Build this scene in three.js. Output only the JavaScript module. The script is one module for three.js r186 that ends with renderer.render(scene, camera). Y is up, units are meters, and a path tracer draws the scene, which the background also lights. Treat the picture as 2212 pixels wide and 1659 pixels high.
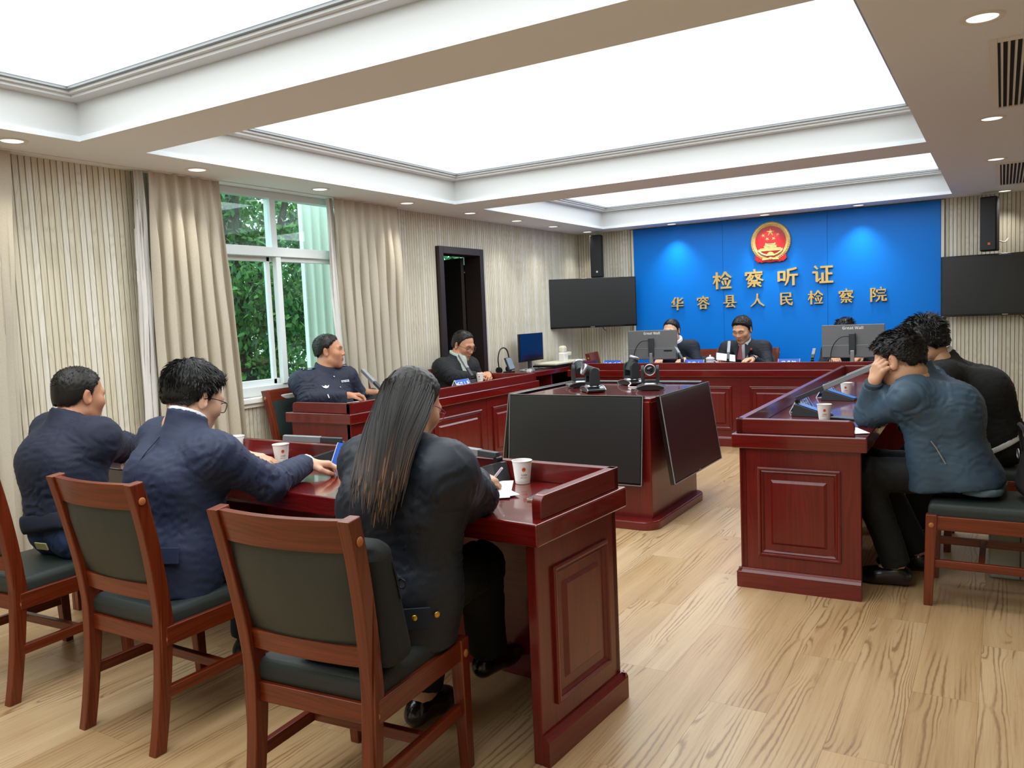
import * as THREE from 'three';
import { RoundedBoxGeometry } from 'three/addons/geometries/RoundedBoxGeometry.js';
import { mergeGeometries, mergeVertices, toCreasedNormals } from 'three/addons/utils/BufferGeometryUtils.js';
import { RectAreaLightUniformsLib } from 'three/addons/lights/RectAreaLightUniformsLib.js';
import { FontLoader } from 'three/addons/loaders/FontLoader.js';
import { TextGeometry } from 'three/addons/geometries/TextGeometry.js';
import { createNoise3D } from 'simplex-noise';

// ---------------------------------------------------------------- camera, sky, lights, exposure
const scene = new THREE.Scene();
const camera = new THREE.PerspectiveCamera(50.86, 2212 / 1659, 0.05, 200);
camera.position.set(0, 1.35, 0);
camera.rotation.set(-0.0832, 0.5475, -0.0425, 'YXZ');
const renderer = new THREE.WebGLRenderer();
renderer.toneMapping = THREE.LinearToneMapping;
renderer.toneMappingExposure = 1.1;
renderer.shadowMap.enabled = true;
RectAreaLightUniformsLib.init();
const SKY = new THREE.Color().setRGB(3.1, 3.4, 3.7);            // even bright overcast
scene.background = SKY;
const PANEL_RADIANCE = 2.2, SPOT_POWER = 2.2;
const CEIL = 2.36, XL = -4.68, ZB = -9.46, XR = 2.3, ZF = 1.6;  // room shell: ceiling, left wall, far wall, right wall, wall behind the camera

// ---------------------------------------------------------------- helpers
let seed = 20240607;
const rnd = () => { seed = (seed + 0x6d2b79f5) | 0; let t = Math.imul(seed ^ (seed >>> 15), 1 | seed); t = (t + Math.imul(t ^ (t >>> 7), 61 | t)) ^ t; return ((t ^ (t >>> 14)) >>> 0) / 4294967296; };
const rr = (a, b) => a + (b - a) * rnd();
const N3 = createNoise3D(rnd);
const fbm = (x, y, z, o = 4) => { let s = 0, a = 0.5; for (let i = 0; i < o; i++) { s += a * N3(x, y, z); x *= 2.03; y *= 2.03; z *= 2.03; a *= 0.5; } return s; };
const V = (x, y, z) => new THREE.Vector3(x, y, z);
const lerp = (a, b, t) => a + (b - a) * t, clamp = (x, a = 0, b = 1) => Math.min(b, Math.max(a, x));
const smooth = (a, b, x) => { const t = clamp((x - a) / (b - a)); return t * t * (3 - 2 * t); };
const taken = {};
const numbered = (n) => { const k = taken[n] = (taken[n] ?? -1) + 1; return k ? n + '_' + String(k).padStart(3, '0') : n; };
const setShadow = (m) => { m.castShadow = true; m.receiveShadow = true; return m; };
function tag(o, label, category, group, kind) {
  if (label) o.userData.label = label;
  if (category) o.userData.category = category;
  if (group) o.userData.group = group;
  if (kind) o.userData.kind = kind;
  return o;
}
function thing(name, label, category, [x, y, z] = [0, 0, 0], turn = 0, group) {
  const o = new THREE.Group(); o.name = numbered(name); scene.add(o);
  o.position.set(x, y, z); o.rotation.y = turn;
  return tag(o, label, category, group);
}
function part(parent, name, geo, mat, p, r) {
  const m = setShadow(new THREE.Mesh(geo, mat)); m.name = name; parent.add(m);
  if (p) m.position.set(...p);
  if (r) m.rotation.set(...r);
  return m;
}
function solo(name, geo, mat, label, category, p, r, group) {     // a thing that is one mesh
  return tag(part(scene, numbered(name), geo, mat, p, r), label, category, group);
}
function struct(name, geo, mat, p, r, parent = scene) {
  const m = part(parent, name, geo, mat, p, r);
  if (parent === scene) m.userData.kind = 'structure';
  return m;
}
const merge = (l) => mergeGeometries(l.map((g) => { const q = g.index ? g.toNonIndexed() : g; for (const k of Object.keys(q.attributes)) if (!['position', 'normal', 'uv'].includes(k)) q.deleteAttribute(k); return q; }));
const move = (g, x, y, z) => g.translate(x, y, z);
const box = (w, h, d, x = 0, y = 0, z = 0) => new THREE.BoxGeometry(w, h, d).translate(x, y, z);
const rbox = (w, h, d, r = 0.004, x = 0, y = 0, z = 0, s = 1) => new RoundedBoxGeometry(w, h, d, s, Math.min(r, w / 2.01, h / 2.01, d / 2.01)).translate(x, y, z);
const cyl = (r1, r2, h, n = 24, x = 0, y = 0, z = 0) => new THREE.CylinderGeometry(r1, r2, h, n).translate(x, y, z);
const tube = (pts, r, n = 24, m = 6, closed = false) => new THREE.TubeGeometry(new THREE.CatmullRomCurve3(pts.map((p) => p.isVector3 ? p : V(...p)), closed), n, r, m, closed);
function extr(pts, depth, bevel = 0, curve = 6) {                 // outline in xy, pushed along +z
  const s = pts instanceof THREE.Shape ? pts : new THREE.Shape(pts.map(([x, y]) => new THREE.Vector2(x, y)));
  return new THREE.ExtrudeGeometry(s, { depth: depth - 2 * bevel, bevelEnabled: bevel > 0, bevelThickness: bevel, bevelSize: bevel, bevelOffset: -bevel, bevelSegments: 2, curveSegments: curve }).translate(0, 0, bevel);
}
function roundRect(w, h, r, x = 0, y = 0) {
  const s = new THREE.Shape(), a = x - w / 2, b = y - h / 2;
  s.moveTo(a + r, b); s.lineTo(a + w - r, b); s.absarc(a + w - r, b + r, r, -Math.PI / 2, 0); s.lineTo(a + w, b + h - r); s.absarc(a + w - r, b + h - r, r, 0, Math.PI / 2);
  s.lineTo(a + r, b + h); s.absarc(a + r, b + h - r, r, Math.PI / 2, Math.PI); s.lineTo(a, b + r); s.absarc(a + r, b + r, r, Math.PI, Math.PI * 1.5);
  return s;
}
// uv in metres; grain axis g (0 x, 1 y, 2 z) runs along v
function grain(geo, g = 1, ox = rnd() * 7, oy = rnd() * 7) {
  const q = geo.index ? geo.toNonIndexed() : geo, p = q.attributes.position, uv = new Float32Array(p.count * 2), a = V(), b = V(), c = V(), n = V();
  for (let i = 0; i < p.count; i += 3) {
    a.fromBufferAttribute(p, i); b.fromBufferAttribute(p, i + 1); c.fromBufferAttribute(p, i + 2);
    n.crossVectors(b.clone().sub(a), c.clone().sub(a));
    const m = [Math.abs(n.x), Math.abs(n.y), Math.abs(n.z)], k = m.indexOf(Math.max(...m));
    const va = k === g ? (g === 1 ? 0 : 2 - g) : g, ua = 3 - k - va;
    [a, b, c].forEach((v, j) => { const w = v.toArray(); uv[(i + j) * 2] = w[ua] + ox; uv[(i + j) * 2 + 1] = w[va] + oy; });
  }
  q.setAttribute('uv', new THREE.BufferAttribute(uv, 2));
  return q;
}
function texture(w, h, fn, rw = 1, rh = 1, color = true) {        // fn(u, v) gives r, g, b in 0..1 (sRGB); one tile covers rw x rh metres
  const d = new Uint8Array(w * h * 4);
  for (let y = 0, i = 0; y < h; y++) for (let x = 0; x < w; x++, i += 4) {
    const c = fn(x / w, y / h);
    for (let k = 0; k < 3; k++) d[i + k] = clamp(typeof c === 'number' ? c : c[k]) * 255;
    d[i + 3] = 255;
  }
  const t = new THREE.DataTexture(d, w, h); t.magFilter = THREE.LinearFilter; t.minFilter = THREE.LinearMipmapLinearFilter; t.generateMipmaps = true;
  t.wrapS = t.wrapT = THREE.RepeatWrapping; if (color) t.colorSpace = THREE.SRGBColorSpace;
  t.repeat.set(1 / rw, 1 / rh); t.needsUpdate = true;
  return t;
}
function canvasTex(w, h, draw) {
  const c = document.createElement('canvas'); c.width = w; c.height = h; draw(c.getContext('2d'), w, h);
  const t = new THREE.CanvasTexture(c); t.colorSpace = THREE.SRGBColorSpace; t.anisotropy = 4; return t;
}
const mix = (a, b, t) => [lerp(a[0], b[0], t), lerp(a[1], b[1], t), lerp(a[2], b[2], t)];
const rgb = (r, g, b) => [r / 255, g / 255, b / 255];
const std = (hex, roughness = 0.6, o = {}) => new THREE.MeshStandardMaterial({ color: hex, roughness, ...o });
const phy = (hex, roughness = 0.5, o = {}) => new THREE.MeshPhysicalMaterial({ color: hex, roughness, ...o });
// noise that repeats at the tile edge
const tile = (u, v, fx, fy, z) => { const a = u * 2 * Math.PI, b = v * 2 * Math.PI; return N3(Math.cos(a) * fx / 6.28 + Math.cos(b) * fy / 6.28 * 0.31 + z, Math.sin(a) * fx / 6.28, Math.sin(b) * fy / 6.28 + Math.cos(b) * fy / 6.28 * 0.95); };

// ---------------------------------------------------------------- materials
const woodTex = (dark, mid, light, sx, sy, z) => texture(256, 512, (u, v) => {
  const w = tile(u, v, 4, 2, z) * 0.12, s = tile(u + w * 0.3, v, sx, sy, z + 5), f = tile(u, v, sx * 4, sy * 1.6, z + 9), g = tile(u, v, 3, 1.5, z + 3);
  return mix(mix(mid, light, clamp(g * 0.5 + 0.5)), dark, clamp(0.3 + s * 0.4 + f * 0.3));
}, 0.5, 1.2);
const M = {};
M.red = phy(0xffffff, 0.32, { map: woodTex(rgb(82, 9, 8), rgb(109, 15, 11), rgb(122, 25, 17), 60, 3, 1), clearcoat: 0.4, clearcoatRoughness: 0.1 });
M.redTop = phy(0xffffff, 0.22, { map: M.red.map, clearcoat: 0.85, clearcoatRoughness: 0.06 });
M.chairWood = phy(0xffffff, 0.34, { map: woodTex(rgb(80, 25, 8), rgb(115, 42, 14), rgb(131, 54, 20), 46, 3, 21), clearcoat: 0.22, clearcoatRoughness: 0.2 });
M.plug = std(0xb06a3a, 0.45);
M.leather = phy(0x2c3431, 0.42, { bumpMap: texture(256, 256, (u, v) => 0.5 + 0.5 * tile(u, v, 60, 60, 4), 0.12, 0.12, false), bumpScale: 0.0004 });
M.white = std(0xe9e7e2, 0.75);
M.ceiling = std(0xd4d5d4, 0.8);  // same white paint as the soffit, darkened to offset bright light in the wells
M.soffit = std(0xeaf0f4, 0.8);  // white paint, with a cool lift in its colour against dim, warm floor bounce
M.black = std(0x0c0d0e, 0.35);
M.blackMatt = std(0x0d0e0f, 0.7);
M.screen = phy(0x1b2022, 0.34, { clearcoat: 0.6, clearcoatRoughness: 0.22 });
M.bezel = phy(0x0a0b0c, 0.2, { clearcoat: 0.6, clearcoatRoughness: 0.1 });
M.silver = std(0xb9bbbd, 0.3, { metalness: 0.8 });
M.grey = std(0x8d9092, 0.45, { metalness: 0.3 });
M.dkgrey = std(0x34373a, 0.45);
M.gold = std(0xdcb871, 0.38, { metalness: 0.3 });
M.goldSide = std(0x7a5e30, 0.5, { metalness: 0.5 });
M.paper = std(0xeeeeec, 0.8);
M.cupWhite = std(0xf0efe9, 0.55);
M.cable = std(0x17181a, 0.5);
M.cream = std(0xe5dfc8, 0.45);
M.emblemRed = phy(0xb3101a, 0.35, { clearcoat: 0.4 });
M.cardBlue = std(0x2257b8, 0.4);
// ---------------------------------------------------------------- floor of wood planks
{
  const floor = struct('floor', box(XR - XL + 0.3, 0.1, ZF - ZB + 0.3, (XR + XL) / 2, -0.062, (ZF + ZB) / 2), std(0x6b4c30, 0.8));
  const tex = texture(1024, 1536, (u, v) => {
    const c = Math.floor(u * 4), x = u * 4 - c, y = v;
    const h2 = Math.floor(x * 2), xs = x * 2 - h2, k = c * 9.1 + h2 * 3.3;      // every board is printed as two strips
    const wav = N3(xs * 0.7, y * 1.1, k) * 0.55 + N3(xs * 1.4, y * 3.0, k + 20) * 0.12, loop = smooth(0.15, 0.6, N3(0.3, y * 1.3, k + 50));
    const f = 5.5 * xs + 1.7 * wav + loop * 2.4 * ((xs - 0.5 + wav * 0.4) ** 2 * 4 + (y * 2.2 - Math.floor(y * 2.2) - 0.5) ** 2) + 0.08 * N3(x * 24, y * 22, c + 3);
    const zone = smooth(-0.3, 0.6, N3(xs * 1.2 + 4, y * 1.5, k + 11));
    const line = Math.pow(0.5 + 0.5 * Math.sin(f * 6.283 * (h2 ? 1 : 0.8)), 4) * lerp(0.06, 0.62, zone);
    const fine = N3(x * 42, y * 4, c * 2 + 60) * 0.5 + N3(x * 95, y * 9, c * 2 + 70) * 0.4, wide = N3(x * 2.3, y * 0.9, c * 7 + 90);
    let q = mix(rgb(203, 172, 130), rgb(178, 144, 102), clamp(0.45 + wide * 0.55));
    q = mix(q, rgb(219, 195, 160), clamp(0.22 + fine * 0.45));
    return mix(q, rgb(124, 88, 56), clamp(line + Math.max(0, fine - 0.25) * 0.35));
  });
  tex.wrapS = tex.wrapT = THREE.ClampToEdgeWrapping; tex.repeat.set(1, 1);
  const mats = [0xffffff, 0xf4efe8, 0xfaf3ea, 0xf0e8dc].map((c) => phy(c, 0.42, { map: tex, clearcoat: 0.25, clearcoatRoughness: 0.3 }));
  const made = {}, W = 0.2, L = 1.2, G = 0.0006;
  function plankGeo(len, col, flip) {
    const key = [len.toFixed(3), col, flip].join();
    if (made[key]) return made[key];
    const g = box(W - G, 0.012, len - G, 0, -0.006, 0), p = g.attributes.position, uv = g.attributes.uv;
    for (let i = 0; i < p.count; i++) {
      let a = p.getX(i) / W + 0.5, b = p.getZ(i) / L + len / L / 2; if (flip & 1) a = 1 - a; if (flip & 2) b = 1 - b;
      uv.setXY(i, (col + 0.01 + a * 0.98) / 4, clamp(b, 0.002, 0.998));
    }
    return (made[key] = g);
  }
  const rest = [];
  let k = 0;
  for (let x = -1.06 - W * 18 + W / 2; x < XR; x += W, k++) {
    let z = ZB - ((k * 0.437) % 1) * L;
    while (z < ZF) {
      const a = Math.max(z, ZB), b = Math.min(z + L, ZF); z += L;
      if (b - a < 0.02) continue;
      const g = plankGeo(b - a, Math.floor(rnd() * 4), Math.floor(rnd() * 4)), m = mats[Math.floor(rnd() * 4)];
      if (x > 1.05 || a > 0.1) rest.push(g.clone().translate(x, 0, (a + b) / 2));
      else part(floor, 'plank', g, m, [x, 0, (a + b) / 2]);
    }
  }
  part(floor, 'plank_field', merge(rest), mats[0]).userData.kind = 'stuff';
}

// ---------------------------------------------------------------- walls with narrow upright slats
M.wallBase = std(0xa0957c, 0.85);
const slatTex = texture(512, 1024, (u, v) => {
  const f = 8 * (u + 0.1 * tile(u, v, 3, 3, 2)) + 2.2 * tile(u, v, 4, 4, 8), l = Math.pow(0.5 + 0.5 * Math.sin(f * 6.283), 3), fine = tile(u, v, 90, 7, 15), w = tile(u, v, 14, 3, 30);
  return mix(mix(rgb(234, 230, 217), rgb(223, 218, 203), clamp(0.5 + w * 0.5)), rgb(188, 180, 161), clamp(l * 0.28 + Math.max(0, fine) * 0.3));
}, 0.36, 2.4);
M.slats = [0xffffff, 0xf7f4ec, 0xf3efe4].map((c) => std(c, 0.6, { map: slatTex }));
const slatGeo = {};
function slatShape(h) {                                            // eased front edges, face at z = 0
  const key = h.toFixed(3);
  if (!slatGeo[key]) slatGeo[key] = [0, 1, 2, 3, 4, 5, 6].map((i) => grain(extr([[-0.0155, 0.009], [-0.0155, 0.002], [-0.0135, 0], [0.0135, 0], [0.0155, 0.002], [0.0155, 0.009]], h).rotateX(-Math.PI / 2), 1, i * 0.051, i * 0.37));
  return slatGeo[key][Math.floor(rnd() * 7)];
}
function slat(parent, h, x, y, z, turn) { part(parent, 'slat', slatShape(h), M.slats[Math.floor(rnd() * 3)], [x, y, z], [0, turn, 0]); }
const PITCH = 0.036, WIN = { z0: -5.3, z1: -3.42, y: 0.84 }, DOOR = { z0: -7.15, z1: -6.37, y: 2.06 };
{
  const s = new THREE.Shape([[ZB - 0.15, -0.1], [ZF + 0.15, -0.1], [ZF + 0.15, 2.75], [ZB - 0.15, 2.75]].map(([a, b]) => new THREE.Vector2(-a, b)));
  const hole = (a, b, y0, y1) => s.holes.push(new THREE.Path([[-a, y0], [-b, y0], [-b, y1], [-a, y1]].map(([p, q]) => new THREE.Vector2(p, q))));
  hole(WIN.z0, WIN.z1, WIN.y, CEIL + 0.001); hole(DOOR.z0 + 0.05, DOOR.z1 - 0.05, 0, DOOR.y - 0.05);
  // outline is (-z, y); extruded along the wall's thickness
  const left = struct('wall_left', extr(s, 0.16).rotateY(Math.PI / 2).translate(XL - 0.009 - 0.16, 0, 0), M.wallBase);
  for (let z = ZB + PITCH / 2; z < -0.8; z += PITCH) {
    if (z > WIN.z0 - 0.02 && z < WIN.z1 + 0.02) slat(left, 0.7, XL, 0.09, z, Math.PI / 2);
    else if (z > DOOR.z0 - 0.02 && z < DOOR.z1 + 0.02) slat(left, CEIL - DOOR.y, XL, DOOR.y, z, Math.PI / 2);
    else slat(left, CEIL - 0.09, XL, 0.09, z, Math.PI / 2);
  }
  const back = struct('wall_back', box(XR - XL + 0.3, 2.85, 0.15, (XR + XL) / 2, 1.325, ZB - 0.009 - 0.075), M.wallBase);
  for (let x = XL + PITCH / 2; x < -3.95; x += PITCH) slat(back, CEIL - 0.09, x, 0.09, ZB, 0);
  for (let x = -0.49; x < 1.4; x += PITCH) slat(back, CEIL - 0.09, x, 0.09, ZB, 0);
  const plain = std(0xd3ccb8, 0.7);
  struct('wall_right', box(0.15, 2.85, ZF - ZB + 0.3, XR + 0.075, 1.325, (ZF + ZB) / 2), plain);
  struct('wall_front', box(XR - XL + 0.3, 2.85, 0.15, (XR + XL) / 2, 1.325, ZF + 0.075), plain);
  const dark = std(0x2a2420, 0.5);
  struct('baseboard_back', merge([rbox(0.72, 0.09, 0.014, 0.003, -4.31, 0.045, ZB + 0.005), rbox(XR + 0.5, 0.09, 0.014, 0.003, (XR - 0.5) / 2, 0.045, ZB + 0.005)]), dark);
  struct('baseboard_left', merge([rbox(0.014, 0.09, ZF + 6.37, 0.003, XL + 0.005, 0.045, (ZF - 6.37) / 2), rbox(0.014, 0.09, 2.3, 0.003, XL + 0.005, 0.045, -8.31)]), dark);

  // blue feature boards with narrow joints, edge trims
  const blue = phy(0x0077d8, 0.4, { specularIntensity: 0.5 });
  const fw = new THREE.Group(); fw.name = 'wall_feature'; fw.userData.kind = 'structure'; scene.add(fw);
  for (const [a, b] of [[-3.91, -2.8], [-2.8, -1.645], [-1.645, -0.545]]) part(fw, 'blue_board', rbox(b - a - 0.002, CEIL - 0.01, 0.025, 0.0015, (a + b) / 2, (CEIL - 0.01) / 2, ZB + 0.0075), blue);
  part(fw, 'edge_trim', rbox(0.03, CEIL - 0.01, 0.03, 0.003, -3.927, CEIL / 2 - 0.005, ZB + 0.009), M.slats[0]);
  part(fw, 'edge_trim', rbox(0.03, CEIL - 0.01, 0.03, 0.003, -0.528, CEIL / 2 - 0.005, ZB + 0.009), M.slats[0]);
}

// ---------------------------------------------------------------- ceiling with three recessed light wells
const WELLS = [[-4.15, -0.43, -2.55, 0.55], [-4.15, -0.43, -5.97, -2.94], [-4.15, -0.43, -9.08, -6.43]];   // x0 x1 z0 z1
{
  const ceil = new THREE.Group(); ceil.name = 'ceiling'; ceil.userData.kind = 'structure'; scene.add(ceil);
  const plate = (grow, y0, y1, extra = 0) => {
    const s = new THREE.Shape([[XL - 0.1, -ZB + 0.1], [XR + 0.1, -ZB + 0.1], [XR + 0.1, -ZF - 0.1], [XL - 0.1, -ZF - 0.1]].map((p) => new THREE.Vector2(...p)));
    for (const [a, b, c, d] of WELLS) s.holes.push(new THREE.Path([[a - grow, -c + grow], [b + grow, -c + grow], [b + grow, -d - grow], [a - grow, -d - grow]].map((p) => new THREE.Vector2(...p))));
    return extr(s, y1 - y0).rotateX(-Math.PI / 2).translate(0, y0, 0);
  };
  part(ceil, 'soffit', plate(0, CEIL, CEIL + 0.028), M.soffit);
  part(ceil, 'well_side', plate(0.014, CEIL + 0.028, CEIL + 0.2), M.ceiling);
  part(ceil, 'well_cornice', plate(-0.06, CEIL + 0.2, CEIL + 0.215), M.ceiling);
  part(ceil, 'well_cornice', plate(-0.085, CEIL + 0.215, CEIL + 0.228), M.ceiling);
  part(ceil, 'roof_slab', box(XR - XL + 0.3, 0.1, ZF - ZB + 0.3, (XR + XL) / 2, CEIL + 0.34, (ZF + ZB) / 2), M.ceiling);
  WELLS.forEach(([x0, x1, z0, z1], i) => {
    const at = ['nearest the camera', 'over the middle of the room', 'nearest the blue wall'][i], cx = (x0 + x1) / 2, cz = (z0 + z1) / 2, w = x1 - x0 - 0.17, d = z1 - z0 - 0.17;
    const t = thing('ceiling_light_panel', 'large glowing white ceiling light panel ' + at, 'ceiling light', [cx, CEIL + 0.228, cz], 0, 'recessed ceiling light panels');
    const frame = new THREE.Shape([[-w / 2 - 0.01, -d / 2 - 0.01], [w / 2 + 0.01, -d / 2 - 0.01], [w / 2 + 0.01, d / 2 + 0.01], [-w / 2 - 0.01, d / 2 + 0.01]].map((p) => new THREE.Vector2(...p)));
    frame.holes.push(new THREE.Path([[-w / 2 + 0.02, -d / 2 + 0.02], [w / 2 - 0.02, -d / 2 + 0.02], [w / 2 - 0.02, d / 2 - 0.02], [-w / 2 + 0.02, d / 2 - 0.02]].map((p) => new THREE.Vector2(...p))));
    part(t, 'trim_frame', extr(frame, 0.014).rotateX(Math.PI / 2).translate(0, 0.014, 0), M.grey);
    part(t, 'diffuser', box(w, 0.01, d, 0, 0.02, 0), std(0xffffff, 0.6, { emissive: new THREE.Color().setRGB(0.86, 0.95, 1), emissiveIntensity: 0.9 }));
    const l = new THREE.RectAreaLight(new THREE.Color().setRGB(0.87, 0.955, 1), PANEL_RADIANCE, w - 0.05, d - 0.05);
    l.position.set(0, 0.012, 0); l.rotation.x = -Math.PI / 2; t.add(l);
  });
}
// downlights
{
  const glow = std(0xffffff, 0.5, { emissive: new THREE.Color().setRGB(1, 0.99, 0.95), emissiveIntensity: 1.6 });
  const ring = new THREE.LatheGeometry([[0.05, 0.0], [0.056, -0.006], [0.072, -0.006], [0.076, 0]].map((p) => new THREE.Vector2(...p)), 32), disc = cyl(0.051, 0.051, 0.004, 32, 0, -0.001, 0);
  const rows = [
    ['row beside the curtained wall', [[-4.36, -2.32], [-4.36, -3.44], [-4.37, -4.53], [-4.38, -5.58], [-4.39, -6.56], [-4.41, -7.47], [-4.42, -8.3], [-4.42, -9.2]]],
    ['row in front of the blue wall', [[-3.35, -9.27], [-2.27, -9.27], [-1.3, -9.25]]],
    ['row beside the air vents', [[-0.07, -3.5], [-0.06, -5.47], [-0.05, -7.09], [0.01, -9.28]]]];
  const ord = ['first', 'second', 'third', 'fourth', 'fifth', 'sixth', 'seventh', 'eighth'];
  for (const [row, list] of rows) list.forEach(([x, z], i) => {
    const t = thing('downlight', ord[i] + ' round recessed downlight, counted from the camera, of the ' + row, 'downlight', [x, CEIL, z], 0, 'round downlights, ' + row);
    if (row.includes('blue')) t.userData.label = ['first', 'second', 'third'][i] + ' round recessed downlight from the corner television, ' + row;
    part(t, 'trim_ring', ring, M.white); part(t, 'lens', disc, glow);
    const s = new THREE.SpotLight(new THREE.Color().setRGB(1, 0.97, 0.9), row.includes('blue') ? SPOT_POWER * 1.5 : SPOT_POWER * 0.6, 0, 0.85, 1);
    s.position.set(0, -0.012, 0); s.target.position.set(0, -1, 0); s.shadow.radius = 2; s.castShadow = true; t.add(s, s.target);
  });
}
// air vents
for (const [z0, z1, label] of [[-5.2, -3.82, 'white slatted air vent in the ceiling nearer the camera'], [-8.76, -7.33, 'white slatted air vent in the ceiling nearer the far wall']]) {
  const t = thing('air_vent', label, 'air vent', [0.14, CEIL, (z0 + z1) / 2]), L = z1 - z0, W = 0.4;
  part(t, 'frame', merge([rbox(0.035, 0.012, L, 0.003, -W / 2 + 0.0175, -0.004, 0), rbox(0.035, 0.012, L, 0.003, W / 2 - 0.0175, -0.004, 0), rbox(W - 0.07, 0.012, 0.035, 0.003, 0, -0.004, L / 2 - 0.0175), rbox(W - 0.07, 0.012, 0.035, 0.003, 0, -0.004, -L / 2 + 0.0175)]), M.white);
  part(t, 'duct', box(W - 0.06, 0.003, L - 0.06, 0, -0.0015, 0), std(0x1c1d1e, 0.9));
  const g = box(0.007, 0.011, L - 0.07).rotateZ(0.25);
  for (let i = 0; i < 13; i++) part(t, 'slat', g, M.white, [-W / 2 + 0.05 + i * 0.025, -0.0075, 0]);
}

// ---------------------------------------------------------------- window with tinted panes
{
  const w = new THREE.Group(); w.name = 'window_1'; w.userData.kind = 'structure'; scene.add(w);
  const alu = std(0xdfe5e4, 0.4), X = XL - 0.06, { z0, z1 } = WIN, zc = -4.365;
  const bar = (n, d, h, y, z, t = 0.06, x = X) => part(w, n, rbox(t, h, d, 0.004, x, y, z), alu);
  bar('frame', z1 - z0, 0.075, WIN.y + 0.037, (z0 + z1) / 2, 0.08); bar('frame', z1 - z0, 0.05, CEIL - 0.025, (z0 + z1) / 2, 0.08);
  bar('frame', 0.05, CEIL - WIN.y, (CEIL + WIN.y) / 2, z0 + 0.025, 0.08); bar('frame', 0.05, CEIL - WIN.y, (CEIL + WIN.y) / 2, z1 - 0.025, 0.08);
  bar('transom', z1 - z0 - 0.1, 0.07, 1.91, (z0 + z1) / 2, 0.1, X + 0.01);
  bar('mullion', 0.055, 0.4, 2.145, zc, 0.07); bar('mullion', 0.05, 0.97, 1.4, zc - 0.01, 0.045, X + 0.03);
  bar('sash', 0.035, 0.97, 1.4, zc + 0.045, 0.03, X - 0.02); bar('sash', 0.03, 0.97, 1.4, z1 - 0.06, 0.03, X - 0.02); bar('sash', 0.9, 0.045, 0.935, zc + 0.45, 0.03, X - 0.02); bar('sash', 0.9, 0.04, 1.86, zc + 0.45, 0.03, X - 0.02);
  bar('sash', 0.9, 0.045, 0.935, zc - 0.46, 0.03, X + 0.015); bar('sash', 0.9, 0.04, 1.86, zc - 0.46, 0.03, X + 0.015);
  const glass = phy(0xffffff, 0.02, { transmission: 1, thickness: 0, color: new THREE.Color().setRGB(0.82, 0.965, 0.95), ior: 1.5 });
  const pane = (a, b, y0, y1, x) => part(w, 'pane', box(0.005, y1 - y0, b - a, x, (y0 + y1) / 2, (a + b) / 2), glass);
  pane(z0 + 0.05, zc - 0.028, 1.945, CEIL - 0.05, X); pane(zc + 0.028, z1 - 0.05, 1.945, CEIL - 0.05, X);
  pane(z0 + 0.05, zc - 0.035, 0.95, 1.85, X + 0.015); pane(zc + 0.06, z1 - 0.075, 0.95, 1.85, X - 0.02);
  const sill = part(w, 'sill', rbox(0.2, 0.04, z1 - z0 + 0.1, 0.008, XL - 0.05, 0.82, (z0 + z1) / 2), M.white);
  part(w, 'apron', rbox(0.03, 0.03, z1 - z0 + 0.1, 0.004, XL + 0.012, 0.785, (z0 + z1) / 2), M.white);
}
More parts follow.
